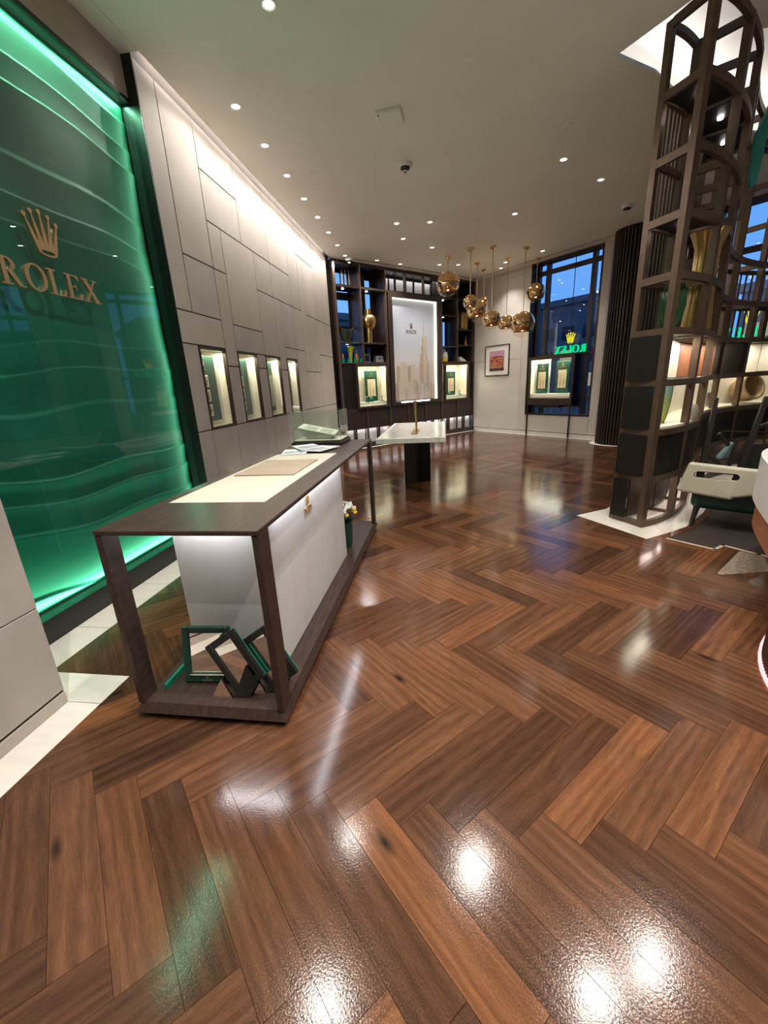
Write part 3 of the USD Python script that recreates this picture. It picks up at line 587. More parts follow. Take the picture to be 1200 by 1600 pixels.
# ================================================================== SHELF WALL (local x = u - U0, y into the wall)
t = thing('display_shelving', 'dark bronze floor to ceiling display shelving across the far wall', 'shelving', (*SHO, 0), RZS)
SW = t
UP = [0.0, 0.70, 1.44, 2.08, 2.72, 3.36, 4.01, 4.72]
for k, x in enumerate(UP):
    z0, z1 = 0.0, 4.06
    w = 0.03 if k else 0.06
    if k in (3, 4): part(t, 'upright', MB().box(x - w / 2, x + w / 2, -0.03, 0.04, 3.62, 4.1), BRONZE); part(t, 'upright', MB().box(x - w / 2, x + w / 2, -0.03, 0.04, 0.0, 0.95), BRONZE)
    elif k in (1, 6): part(t, 'upright', MB().box(x - w / 2, x + w / 2, -0.03, 0.04, 1.98, 4.1), BRONZE); part(t, 'upright', MB().box(x - w / 2, x + w / 2, -0.03, 0.04, 0.0, 0.95), BRONZE)
    else: part(t, 'upright', MB().box(x - w / 2, x + w / 2, -0.035, 0.04, 0.0, 4.1), BRONZE)
    if k in (0, 1, 2, 5, 6, 7): part(t, 'divider', MB().box(x - 0.012, x + 0.012, 0.04, 0.40, 2.03, 4.06), DARKWOOD)
part(t, 'head_rail', MB().box(-0.03, 4.75, -0.02, 0.40, 4.06, 4.13), DARKWOOD)
part(t, 'header_rail', MB().box(0.03, 4.72, -0.02, 0.40, 3.60, 3.65), DARKWOOD)
for a, b, z in ((0.03, 0.69, 2.46), (0.71, 1.43, 2.46), (0.03, 1.43, 2.02), (3.37, 4.0, 2.42), (3.37, 4.0, 3.21), (4.02, 4.71, 2.46), (4.02, 4.71, 2.88), (3.37, 4.71, 2.02)):
    part(t, 'shelf', MB().cbox(a, b, -0.01, 0.38, z - 0.035, z), DARKWOOD)
part(t, 'filler_panel', MB().box(0.03, 0.42, 0.005, 0.03, 0.95, 1.985), DARKPANEL)
part(t, 'filler_panel', MB().box(4.54, 4.71, 0.005, 0.03, 0.95, 1.985), DARKPANEL)
for a, b in zip(UP, UP[1:]):
    part(t, 'lower_panel', MB().cbox(a + 0.016, b - 0.016, -0.005, 0.03, 0.465, 0.945), DARKWOOD)
    m = (a + b) / 2
    for q0, q1 in ((a + 0.02, m - 0.02), (m + 0.02, b - 0.02)): part(t, 'kick_panel', MB().box(q0, q1, 0.10, 0.12, 0.11, 0.46), WHITE)
    part(t, 'kick_post', MB().box(m - 0.02, m + 0.02, 0.0, 0.1, 0.11, 0.46), BRONZED)
part(t, 'plinth', MB().box(-0.03, 4.75, -0.04, 0.14, 0.0, 0.11), DARKWOOD)
part(t, 'kick_soffit', MB().box(0, 4.72, 0.03, 0.13, 0.455, 0.465), DARKPANEL)
for k in range(4): rect_light(f'{t.GetPath()}/kick_lamp_{k+1:03d}', (0.6 + 1.18 * k, 0.05, 0.45), 1.1, 0.03, 3, COOL)
rect_light(f'{t.GetPath()}/head_lamp', (2.4, 0.28, 4.05), 1.9, 0.04, 3, COOL)
# back of the shelving: dark boards with openings onto the dusk outside
holes = [(0.28, 0.64, 3.58, 3.98), (0.28, 0.64, 2.86, 3.42), (0.70, 0.92, 2.90, 3.38), (0.24, 0.68, 2.06, 2.80), (1.14, 1.30, 2.7, 3.9), (4.09, 4.25, 2.5, 3.36), (3.85, 3.95, 2.1, 3.1)]
back = sbox(-0.2, 2.03, 4.85, 4.2).difference(unary_union([sbox(a, c, b, d) for a, b, c, d in holes]))
part(t, 'back_board', MB().prism(back, 0.0, 0.02, lambda v: np.c_[v[:, 0], 0.42 - v[:, 2], v[:, 1]]), DARKPANEL)
part(t, 'back_board', MB().box(-0.2, 4.85, 0.56, 0.6, 0.0, 2.03), DARKPANEL)
for x0, x1 in ((1.50, 1.84), (1.90, 2.04), (2.12, 2.42), (2.48, 2.68), (2.76, 3.03), (3.07, 3.32)): part(t, 'frosted_panel', MB().box(x0, x1, 0.36, 0.38, 3.67, 4.0), WHITE)
for k in range(9): part(t, 'back_slat', MB().box(0.98 + k * 0.05, 1.0 + k * 0.05, 0.38, 0.40, 2.05, 4.05) if k not in (3, 4, 5) else MB().box(0.98 + k * 0.05, 1.0 + k * 0.05, 0.38, 0.40, 2.05, 2.65), BRONZED)
for k in range(6): part(t, 'back_slat', MB().box(0.42 + k * 0.05, 0.44 + k * 0.05, 0.36, 0.38, 3.64, 4.05), PALE if k % 2 else BRONZED)
part(t, 'side_return', MB().box(-0.55, -0.03, 0.10, 0.13, 0, 4.2), DARKPANEL)
for x, z in ((0.33, 3.59), (1.0, 3.59), (3.6, 3.59), (3.6, 3.17), (0.35, 2.42)):
    part(t, 'shelf_spot', MB().cyl((x, 0.15, z), (x, 0.15, z + 0.012), 0.025, n=16), LENS)

# poster light box
t = thing('poster_lightbox', 'tall backlit poster of a sand coloured city skyline in a dark frame', 'light box', shp(8.0), RZS)
part(t, 'frame', MB().cbox(-0.925, -0.80, -0.05, 0.10, 0.95, 3.6).cbox(0.775, 0.925, -0.05, 0.10, 0.95, 3.6).cbox(-0.80, 0.775, -0.05, 0.10, 3.505, 3.6).cbox(-0.80, 0.775, -0.05, 0.10, 0.95, 1.035), DARKWOOD)
POST = usdkit.material(stage, '/World/Looks/poster_print', {
    'tc': ('texture_coordinate', {}), 's': ('separate_xyz', {}), 'mr': ('map_range', {'from_min': 1.04, 'from_max': 3.5, 'to_min': -0.1, 'to_max': 0.9}),
    'mp': ('mapping', {'scale': (0.6, 1, 9)}), 'n': ('noise_texture', {'scale': 1.2, 'detail': 3.0}), 'ad': ('math', {'math_type': 'multiply_add', 'value2': 0.22}),
    'r': ('rgb_ramp', {'ramp': [(0.0, (0.42, 0.27, 0.16)), (0.25, (0.46, 0.36, 0.28)), (0.42, (0.43, 0.415, 0.405)), (0.6, (0.37, 0.39, 0.43)), (1.0, (0.44, 0.47, 0.55))]}),
    'p': ('principled_bsdf', {'roughness': 0.6, 'emission_strength': 0.07})},
    [('tc.object', 's.vector'), ('s.z', 'mr.value'), ('tc.object', 'mp.vector'), ('mp.vector', 'n.vector'), ('n.fac', 'ad.value1'), ('mr.result', 'ad.value3'), ('ad.value', 'r.fac'), ('r.color', 'p.base_color'), ('r.color', 'p.emission_color')], surface='p.BSDF')
part(t, 'print', MB().box(-0.74, 0.72, 0.05, 0.06, 1.06, 3.47), POST)
part(t, 'led_edge', MB().box(-0.80, -0.785, -0.01, 0.05, 1.04, 3.5).box(0.74, 0.775, 0.0, 0.05, 1.04, 3.5).box(-0.80, 0.775, 0.0, 0.05, 3.485, 3.505), LEDWARM)
part(t, 'light_sill', MB().box(-0.62, 0.42, -0.07, -0.03, 1.0, 1.04), LEDWHITE)
part(t, 'back', MB().box(-0.80, 0.775, 0.06, 0.1, 1.035, 3.505), WHITE)
def pm(name, c, e=0.06): return usdkit.material(stage, '/World/Looks/' + name, {'tc': ('texture_coordinate', {}), 'mp': ('mapping', {'scale': (60, 1, 25)}), 'n': ('noise_texture', {'scale': 1.0, 'detail': 2.0}), 'r': ('rgb_ramp', {'ramp': [(0.35, tuple(0.85 * np.array(c))), (0.65, c)]}), 'p': ('principled_bsdf', {'roughness': 0.6, 'emission_strength': e})}, [('tc.object', 'mp.vector'), ('mp.vector', 'n.vector'), ('n.fac', 'r.fac'), ('r.color', 'p.base_color'), ('r.color', 'p.emission_color')], surface='p.BSDF')
TW = [pm('tower_sand', (0.38, 0.29, 0.22)), pm('tower_light', (0.45, 0.37, 0.29)), pm('tower_dark', (0.32, 0.245, 0.19)), pm('tower_haze', (0.44, 0.395, 0.35))]
def tower(x, w, top, mi, d=0.002, tiers=1, base=1.07):
    m = MB(); hh = top - base
    for k in range(tiers): m.box(x - w / 2 * (1 - 0.22 * k), x + w / 2 * (1 - 0.22 * k), 0.05 - d - 0.001 * k, 0.05, base, base + hh * (1 - 0.13 * (tiers - 1 - k)))
    part(t, 'printed_tower', m, TW[mi])
for x, w, top, mi, d, ti in ((-0.45, 0.30, 1.98, 3, .002, 1), (-0.60, 0.12, 1.92, 0, .003, 1), (-0.40, 0.20, 2.02, 1, .004, 1), (-0.22, 0.10, 1.92, 2, .003, 1), (-0.10, 0.14, 1.95, 1, .003, 1), (0.05, 0.16, 1.88, 3, .002, 1), (0.55, 0.26, 2.05, 3, .002, 1),
                            (0.32, 0.34, 2.62, 0, .005, 4), (0.36, 0.12, 2.66, 1, .009, 1)): tower(x, w, top, mi, d, ti)
part(t, 'printed_spire', MB().box(0.315, 0.335, 0.044, 0.05, 2.6, 2.85).box(0.322, 0.328, 0.044, 0.05, 2.85, 3.15), TW[0])
for k in range(34):
    x = rng.uniform(-0.70, 0.66); tower(x, rng.uniform(0.05, 0.12), rng.uniform(1.18, 1.62 if x < 0.1 else 1.5), k % 4, 0.006 + 0.0003 * k)
sg = part(t, 'emblem_plate', MB().box(-0.01, 0.01, 0.049, 0.05, 2.75, 2.76), TW[2])
ps, _ = word('ROLEX', 0.075)
for p in ps: part(t, 'letter', MB().prism(affinity.translate(p, -0.11, 2.72), 0, 0.006, lambda v: np.c_[v[:, 0], 0.049 - v[:, 2], v[:, 1]]), BRASS)
part(t, 'crown_emblem', MB().prism(affinity.translate(crown(0.12, 0.13), -0.11, 2.83), 0, 0.006, lambda v: np.c_[v[:, 0], 0.049 - v[:, 2], v[:, 1]]), BRASS)

# two lit showcases in the shelving
def shelf_case(u0, u1, label):
    t = thing('shelf_showcase', label, 'showcase', shp((u0 + u1) / 2, 0, 0.94), RZS)
    w, h, D = (u1 - u0) / 2, 1.045, 0.42
    part(t, 'frame', MB().cbox(-w, w, -0.055, 0.02, 0, 0.055).cbox(-w, w, -0.055, 0.02, h - 0.06, h).cbox(-w, -w + 0.06, -0.055, 0.02, 0.055, h - 0.06).cbox(w - 0.06, w, -0.055, 0.02, 0.055, h - 0.06), BRONZED)
    part(t, 'lining', MB().box(-w, w, D, D + 0.01, 0, h).box(-w - .008, -w, 0.02, D, 0, h).box(w, w + .008, 0.02, D, 0, h).box(-w, w, 0.02, D, -.01, 0.05).box(-w, w, 0.02, D, h, h + .01), IVORY)
    part(t, 'display_step', MB().cbox(-w + 0.02, -0.004, 0.06, D - 0.01, 0.05, 0.15).cbox(0.004, w - 0.02, 0.06, D - 0.01, 0.05, 0.15), IVORY)
    part(t, 'glass', MB().box(-w + 0.06, -0.001, -0.02, -0.012, 0.055, h - 0.06).box(0.001, w - 0.06, -0.02, -0.012, 0.055, h - 0.06), GLASS)
    rect_light(str(t.GetPath()) + '/lamp', (0.1, 0.12, h - 0.02), 0.8, 0.06, 16, (1, 0.92, 0.70))
    return t
shelf_case(5.99, 7.005, 'bronze framed lit showcase in the shelving left of the skyline poster')
shelf_case(9.03, 10.1, 'bronze framed lit showcase in the shelving right of the skyline poster')
display_card('green display card in the lit showcase left of the poster, behind two small green stands', shp(6.65, 0.24, 1.09), RZS, 0.74, 0.38)
display_card('green display card in the lit showcase right of the poster', shp(9.60, 0.24, 1.09), RZS, 0.66, 0.38)
for u, k, l in ((6.40, 0, 'small flat green watch stand left of the card foot, in the left showcase'), (6.54, 1, 'round green cushion stand at the foot of the card in the left showcase'), (6.87, 0, 'small green post stand under the spotlight in the left showcase'),
                (9.43, 1, 'round green cushion stand at the foot of the card in the right showcase'), (9.85, 0, 'small green post stand under the spotlight in the right showcase')):
    watch_stand(l, shp(u, 0.12 if not k else 0.15, 1.09), RZS, k, None)

# ================================================================== SALES COUNTER (local: x across, y along, origin at the near left foot)
CX0, CX1, CY0, CY1, CT = -1.475, -0.735, 1.462, 4.235, 0.967
t = thing('sales_counter', 'long dark wood sales counter with pale stone body and open framed ends', 'counter', (-1.105, 2.85, 0))
def Lc(x0, x1, y0, y1): return x0 + 1.105, x1 + 1.105, y0 - 2.85, y1 - 2.85
part(t, 'counter_top', MB().cbox(*Lc(CX0, CX1, CY0, CY1), CT - 0.022, CT, 0.003), COUNTERWOOD)
for x0, x1 in ((CX0, CX0 + 0.032), (CX1 - 0.032, CX1)):
    for y0, y1 in ((CY0 + .004, CY0 + 0.10), (CY1 - 0.10, CY1 - .004)):
        part(t, 'leg', MB().cbox(*Lc(x0, x1, y0, y1), 0.075, CT - 0.0225, 0.003), COUNTERWOOD)
bm = m3.Manifold.hull_points(np.array([(x, y, z) for z, i in ((0.02, 0.0), (0.035, -0.012), (0.08, 0.012)) for x in (CX0 + 1.105 + i, CX1 + 1.105 - i) for y in (CY0 - 2.85 + i, CY1 - 2.85 - i)]))
part(t, 'base', MB().mf(bm), COUNTERWOOD)
part(t, 'plinth', MB().box(*Lc(CX0 + 0.08, CX1 - 0.08, CY0 + 0.09, CY1 - 0.09), 0.0, 0.021), BLACK)
part(t, 'core', MB().box(*Lc(-1.39, -0.90, 1.88, 3.26), 0.0805, CT - 0.03), GREENMETAL)
part(t, 'end_slab', MB().cbox(*Lc(-1.405, -0.965, 1.853, 1.879), 0.081, CT - 0.026, 0.002), LIME)
part(t, 'end_slab', MB().cbox(*Lc(-1.405, -0.93, 3.261, 3.287), 0.081, CT - 0.026, 0.002), LIME)
for y0, y1 in ((1.80, 2.262), (2.268, 2.565), (2.571, 3.29)): part(t, 'front_slab', MB().cbox(*Lc(-0.872, -0.846, y0, y1), 0.0815, CT - 0.045, 0.002), LIME)
part(t, 'slab_rail', MB().box(*Lc(-0.90, -0.872, 1.9, 3.24), 0.1, 0.9), GREENMETAL)
part(t, 'back_panel', MB().box(*Lc(-1.41, -1.391, 1.88, 3.26), 0.0805, CT - 0.03), DARKWOOD)
ins = part(t, 'leather_inset', MB().cbox(*Lc(-1.408, -0.885, 1.887, 3.37), CT - 0.004, CT + 0.0012, 0.001), CREAM)
part(t, 'base_edge', MB().box(*Lc(-1.40, -1.385, 1.56, 1.85), 0.08, 0.11), GREENMETAL)
# little gold emblem on the front slab
ps, _ = word('ROLEX', 0.030)
em = lambda v: np.c_[-0.846 + 1.105 + v[:, 2], v[:, 0] + 2.395 - 2.85, v[:, 1]]
em.flip = True
part(t, 'letter', MB().prism(unary_union(ps).buffer(0), 0.0005, 0.008, lambda v: np.c_[-0.846 + 1.105 + v[:, 2], v[:, 0] + 2.395 - 2.85, v[:, 1] + 0.765]), GOLDLET)
part(t, 'crown_emblem', MB().prism(crown(0.055, 0.055), 0.0005, 0.008, lambda v: np.c_[-0.846 + 1.105 + v[:, 2], v[:, 0] + 2.395 - 2.85, v[:, 1] + 0.808]), GOLDLET)
rect_light(f'{t.GetPath()}/front_lamp', (-0.80 + 1.105, 2.55 - 2.85, CT - 0.026), 0.03, 1.45, 7, COOL)
rect_light(f'{t.GetPath()}/end_lamp', (-1.18 + 1.105, 1.80 - 2.85, CT - 0.026), 0.42, 0.05, 10, COOL)

t = thing('desk_mat', 'taupe leather desk mat lying on the cream counter inset', 'desk mat', (-1.16, 2.77, CT + 0.0012))
part(t, 'pad', MB().cbox(-0.205, 0.205, -0.26, 0.285, 0, 0.008, 0.002), TAUPE); part(t, 'underside', MB().box(-0.203, 0.203, -0.258, 0.283, -0.0, 0.002), DARKPANEL)
PAPER = M('brochure_paper', (0.72, 0.72, 0.74), 0.5, var=0.06); PAPER2 = M('brochure_print', (0.36, 0.38, 0.46), 0.5, var=0.4, scale=14)
for k, (x, y, r, z, n) in enumerate(((-1.28, 3.46, 14, 0.0012, 3), (-1.08, 3.56, -20, 0.0105, 4), (-1.22, 3.62, 35, 0.0198, 3))):
    tt = thing('brochure', ('white brochure lying nearest the desk mat in the fanned pile', 'white brochure at the right of the fanned pile by the counter edge', 'white brochure on top of the fanned pile, nearest the glass box')[k], 'brochure', (x, y, CT + z), r)
    part(tt, 'pages', MB().cbox(-0.105, 0.105, -0.148, 0.148, 0, 0.009, 0.001), PAPER); part(tt, 'cover_print', MB().box(-0.09, 0.09, -0.11, 0.02, 0.009, 0.0094), PAPER2)

t = thing('glass_display_box', 'clear glass display box on a dark wooden base at the far counter end', 'display box', (-1.195, 4.03, CT))
part(t, 'base', MB().cbox(-0.26, 0.25, -0.175, 0.175, 0, 0.032, 0.003).cbox(-0.245, 0.235, -0.16, 0.16, 0.032, 0.045), DARKWOOD)
part(t, 'floor_pad', MB().box(-0.235, 0.225, -0.15, 0.15, 0.045, 0.049), IVORY)
g0, g1, h0, h1, zt, th = -0.24, 0.23, -0.155, 0.155, 0.315, 0.006
for a in ((g0, g1, h0, h0 + th, 0.0452, zt), (g0, g1, h1 - th, h1, 0.0452, zt), (g0, g0 + th, h0 + th, h1 - th, 0.0452, zt), (g1 - th, g1, h0 + th, h1 - th, 0.0452, zt), (g0, g1, h0, h1, zt, zt + th)):
    part(t, 'glass_side', MB().box(*a), GLASSGREENISH)
EDGE = M('glass_edge', (0.30, 0.42, 0.40), 0.1, var=0.05)
eg = MB()
for x in (g0, g1):
    for y in (h0, h1): eg.box(x - .002, x + .002, y - .002, y + .002, 0.046, zt + th)
for y in (h0, h1): eg.box(g0, g1, y - .0015, y + .0015, zt + th - .003, zt + th)
for x in (g0, g1): eg.box(x - .0015, x + .0015, h0, h1, zt + th - .003, zt + th)
part(t, 'glass_edge', eg, EDGE)
t2 = thing('display_cushion', 'sloping cream display block with dark engraved lines inside the glass box', 'display block', (-1.215, 4.02, CT + 0.049))
part(t2, 'wedge', MB().mf(m3.Manifold.hull_points(np.array([(-0.10, -0.07, 0), (0.12, -0.07, 0), (-0.10, 0.08, 0), (0.12, 0.08, 0), (-0.19, -0.10, 0.115), (0.175, -0.10, 0.035), (-0.19, 0.115, 0.135), (0.175, 0.115, 0.055)]))), STONE3)
def slope(v):
    k = (v[:, 0] + 0.19) / 0.365; j = (v[:, 1] + 0.10) / 0.215
    return np.c_[v[:, 0], v[:, 1], v[:, 2] + 0.115 - 0.08 * k + 0.02 * j]
part(t2, 'top_plate', MB().box(-0.186, 0.172, -0.096, 0.112, 0.001, 0.006).xf(slope), IVORY)
ln = MB()
for j in range(4):
    for x0 in (-0.13, 0.02): ln.box(x0, x0 + 0.115, -0.06 + j * 0.036, -0.052 + j * 0.036, 0.006, 0.0072)
part(t2, 'engraved_lines', ln.xf(slope), BLACK, kind='stuff')

# mirrors at the near end of the counter
def mirror_frame(label, loc, w, h, rz=0, lean=12, roll=0, brand=False):
    t = thing('stand_mirror', label, 'mirror', loc, rz)
    f, d = 0.032, 0.03
    cl, sl, cr, sr = math.cos(math.radians(lean)), math.sin(math.radians(lean)), math.cos(math.radians(roll)), math.sin(math.radians(roll))
    pts = [(-w / 2, 0), (w / 2, 0), (-w / 2, h), (w / 2, h)]
    zs = [cr * b + sr * a for a, b in pts]; zmin = min(zs)
    def T(v):
        x, y, z = v[:, 0], v[:, 1], v[:, 2]
        x, z = cr * x - sr * z, cr * z + sr * x - zmin
        return np.c_[x, y * cl + z * sl, z * cl - y * sl + d * sl]
    part(t, 'frame', MB().cbox(-w / 2, -w / 2 + f, 0, d, 0, h).cbox(w / 2 - f, w / 2, 0, d, 0, h).cbox(-w / 2 + f, w / 2 - f, 0, d, h - f, h).cbox(-w / 2 + f, w / 2 - f, 0, d, 0, f * 1.25).xf(T), DARKGREEN)
    part(t, 'mirror_pane', MB().box(-w / 2 + f, w / 2 - f, 0.012, 0.018, f * 1.25, h - f).xf(T), MIRROR)
    part(t, 'back_board', MB().box(-w / 2 + f, w / 2 - f, 0.019, d, f * 1.25, h - f).xf(T), DARKGREEN)
    if brand:
        part(t, 'ledge', MB().cbox(-w / 2 + f, w / 2 - 0.006, -0.012, 0.002, f * 1.25, f * 1.25 + 0.006).xf(T), STEEL)
        ps, _ = word('ROLEX', 0.010)
        part(t, 'lettering', MB().prism(affinity.translate(unary_union(ps), 0, 0.008), 0, 0.001, lambda v: np.c_[v[:, 0], -v[:, 2], v[:, 1]]).xf(T), STEEL)
        part(t, 'crown_emblem', MB().prism(affinity.translate(crown(0.014, 0.014), 0, 0.021), 0, 0.001, lambda v: np.c_[v[:, 0], -v[:, 2], v[:, 1]]).xf(T), GOLDLET)
    return t
mirror_frame('upright square table mirror in a dark green leather frame, under the counter', (-1.20, 1.62, 0.08), 0.245, 0.29, 4, 12, 0, True)
def tilted_mirror(label, loc, rz):
    t = thing('stand_mirror', label, 'mirror', loc, rz)
    lean = math.radians(13); cl, sl = math.cos(lean), math.sin(lean)
    def place(cx, cz, ang, w, h, f, d, y0=0.0):
        c, s_ = math.cos(ang), math.sin(ang)
        def T(v):
            x, y, z = v[:, 0], v[:, 1] + y0, v[:, 2]
            x, z = c * x - s_ * z + cx, s_ * x + c * z + cz
            return np.c_[x, y * cl + z * sl, z * cl - y * sl]
        fr = MB().cbox(-w / 2, -w / 2 + f, 0, d, -h / 2, h / 2).cbox(w / 2 - f, w / 2, 0, d, -h / 2, h / 2).cbox(-w / 2 + f, w / 2 - f, 0, d, h / 2 - f, h / 2).cbox(-w / 2 + f, w / 2 - f, 0, d, -h / 2, -h / 2 + f)
        part(t, 'frame', fr.xf(T), BLACKFRAME); part(t, 'mirror_pane', MB().box(-w / 2 + f, w / 2 - f, 0.008, 0.014, -h / 2 + f, h / 2 - f).xf(T), MIRROR)
        part(t, 'back_board', MB().box(-w / 2 + 0.004, w / 2 - 0.004, 0.0145, d + 0.012, -h / 2 + 0.004, h / 2 - 0.004).xf(T), GREENMETAL)
    place(0.0, 0.168, math.radians(34), 0.172, 0.285, 0.034, 0.024)
    m = MB().prism(Polygon([(-0.115, 0.0), (-0.004, 0.0), (-0.06, 0.10)]), 0, 0.012, lambda v: np.c_[v[:, 0], v[:, 1] * sl - v[:, 2] - 0.012, v[:, 1] * cl])
    part(t, 'foot_board', MB().prism(Polygon([(-0.004, 0.0), (0.075, 0.0), (0.115, 0.07), (0.06, 0.16)]), 0, 0.01, lambda v: np.c_[v[:, 0], v[:, 1] * sl - v[:, 2] - 0.001, v[:, 1] * cl]), BLACKFRAME)
    part(t, 'foot_mirror', m, MIRROR, label='triangular mirrored foot')
tilted_mirror('tilted diamond shaped mirror standing next to the upright square mirror', (-1.01, 1.545, 0.081), 2)
tilted_mirror('tilted diamond shaped mirror standing against the right counter leg', (-0.86, 1.59, 0.081), 2)

# potted flowers at the far end of the counter base
t = thing('potted_flowers', 'dark green pot of small white and yellow flowers on the counter base', 'potted flowers', (-0.905, 3.50, 0.08))
part(t, 'pot', MB().lathe([(0.0, 0), (0.055, 0), (0.062, 0.02), (0.072, 0.12), (0.078, 0.23), (0.07, 0.235), (0.064, 0.2), (0.0, 0.19)], n=12), DARKGREEN, label='faceted dark green pot')
LEAF = M('leaf_green', (0.02, 0.075, 0.02), 0.5, var=0.3, scale=20); PETW = M('white_petal', (0.78, 0.80, 0.72), 0.5, var=0.05); PETY = M('yellow_petal', (0.72, 0.50, 0.06), 0.5, var=0.15)
lf = MB()
for k in range(60):
    a, r0 = rng.uniform(0, 2 * PI), rng.uniform(0.02, 0.08); L = rng.uniform(0.07, 0.13); p0 = np.array((r0 * .5 * math.cos(a), r0 * .5 * math.sin(a), 0.20)); d = np.array((math.cos(a) * rng.uniform(0.3, 1), math.sin(a) * rng.uniform(0.3, 1), rng.uniform(0.5, 1.2))); d /= np.linalg.norm(d)
    s_ = np.cross(d, (0, 0, 1)); s_ /= np.linalg.norm(s_) + 1e-9; tip = p0 + d * L; mid = p0 + d * L * .5
    lf.add([p0, mid + s_ * 0.013, tip, mid - s_ * 0.013, mid + np.cross(s_, d) * 0.004], [(0, 1, 4), (1, 2, 4), (2, 3, 4), (3, 0, 4)])
part(t, 'leaves', lf, LEAF, kind='stuff')
wf, yf = MB(), MB()
for k in range(70):
    a, e = rng.uniform(0, 2 * PI), rng.uniform(0.15, 1.3); r0 = rng.uniform(0.10, 0.125)
    p0 = np.array((r0 * math.cos(e) * math.cos(a), r0 * math.cos(e) * math.sin(a), 0.295 + r0 * 1.05 * math.sin(e)))
    yel = p0[2] < 0.36 and math.cos(a - 0.3) > 0.1
    for j in range(5):
        b = j / 5 * 2 * PI; (yf if yel else wf).sphere(p0 + 0.009 * np.array((math.cos(b), math.sin(b) * .6, math.sin(b) * .8)), 0.0085, 1)
part(t, 'white_blossoms', wf, PETW, kind='stuff'); part(t, 'yellow_blossoms', yf, PETY, kind='stuff')

# ================================================================== MARBLE TABLE with brass lamp
t = thing('marble_table', 'pale marble table on a dark two board pedestal in mid room', 'table', (-0.42, 6.42, 0))
part(t, 'table_top', MB().cbox(-0.45, 0.45, -1.08, 1.08, 0.755, 0.82, 0.004), MARBLE)
part(t, 'top_border', MB().box(-0.44, 0.44, -1.07, -1.03, 0.82, 0.8215).box(-0.44, 0.44, 1.03, 1.07, 0.82, 0.8215).box(-0.44, -0.40, -1.03, 1.03, 0.82, 0.8215).box(0.40, 0.44, -1.03, 1.03, 0.82, 0.8215), WHITE)
part(t, 'pedestal_board', MB().cbox(-0.18, 0.0, -0.10, 0.35, 0.0, 0.755), DARKWOOD); part(t, 'pedestal_board', MB().cbox(0.03, 0.21, 0.0, 0.35, 0, 0.755), DARKPANEL)
part(t, 'pedestal_strip', MB().box(0.0, 0.03, -0.02, 0.33, 0, 0.755), BRONZED)
t = thing('brass_table_lamp', 'slim brass rod lamp with a flat brass base on the marble table', 'lamp', (-0.40, 6.05, 0.8215))
part(t, 'base', MB().cbox(-0.045, 0.045, -0.30, 0.28, 0, 0.012), BRASS)
part(t, 'rod', MB().tube([(0.012, 0.05, 0.012), (0.008, 0.05, 0.2), (0.0, 0.05, 0.42)], [0.014, 0.016, 0.022], 16), BRASS, smooth=40)
part(t, 'head', MB().sphere((0.0, 0.05, 0.42), 0.024, 2, (1, 1, .7)), BRASS, smooth=True)

# ================================================================== LATTICE SHOWCASE SCREEN on the right (local origin at its near corner)
from scipy.interpolate import CubicSpline
KP = np.array([(1.95, 4.22), (2.18, 4.365), (2.43, 4.60), (2.72, 4.96), (2.98, 5.40), (3.28, 5.85), (3.72, 6.32), (4.25, 6.68), (4.9, 6.92), (5.7, 7.05)])
ts = np.r_[0, np.cumsum(np.linalg.norm(np.diff(KP, axis=0), axis=1))]
CSX = CubicSpline(ts, KP)
def fr(s_):
    p = CSX(s_); d = CSX(s_, 1); d = d / np.linalg.norm(d, axis=-1, keepdims=True); n = np.stack([-d[..., 1], d[..., 0]], -1)
    return p, d, n
def ribbon(s0, s1, d0, d1, z0, z1, n=7):
    """curved block between arc lengths s0..s1, offsets d0..d1 inwards from the front curve, heights z0..z1; local to the near corner"""
    ss = np.linspace(s0, s1, n); p, d, nn = fr(ss); a, b = p + nn * d0 - LB, p + nn * d1 - LB
    v = np.vstack([np.c_[a, np.full(n, z0)], np.c_[b, np.full(n, z0)], np.c_[b, np.full(n, z1)], np.c_[a, np.full(n, z1)]])
    f = []
    for i in range(n - 1):
        for k in range(4):
            j = (k + 1) % 4; f.append((k * n + i, k * n + i + 1, j * n + i + 1, j * n + i))
    f += [(0, n, 2 * n, 3 * n), (n - 1, 4 * n - 1, 3 * n - 1, 2 * n - 1)]
    f = np.array(f)[:, ::-1]
    return v, f
LEV = [0.03, 0.485, 0.935, 1.385, 1.825, 2.265, 2.72, 3.17, 3.63, 4.105]
POSTS = [0.0, 0.60, 1.20, 1.80, 2.50, 3.20, 3.90, 4.60]
t = thing('lattice_screen', 'curving bronze lattice screen with lit showcases, dividing off the lounge on the right', 'display screen', (*LB, 0))
LT = t
DEP = 0.40
for i, s_ in enumerate(POSTS):
    for off in (0.0, DEP - 0.06):
        z1 = 4.13 if i < 5 else 4.13
        part(t, 'post', MB().add(*ribbon(s_ - 0.028 if i else 0, s_ + 0.028 if i else 0.062, off, off + 0.06, 0.0, z1, 2)), BRONZE)
    if i in (1, 2, 3): part(t, 'post', MB().add(*ribbon(s_ + 0.05, s_ + 0.075, 0.01, 0.035, 0.0, 4.1, 2)), BRONZED)
    for z in LEV: part(t, 'cross_rail', MB().add(*ribbon(s_ - 0.016 if i else 0.001, s_ + 0.016 if i else 0.04, 0.06, DEP - 0.06, z - 0.031, z + 0.031, 2)), BRONZE)
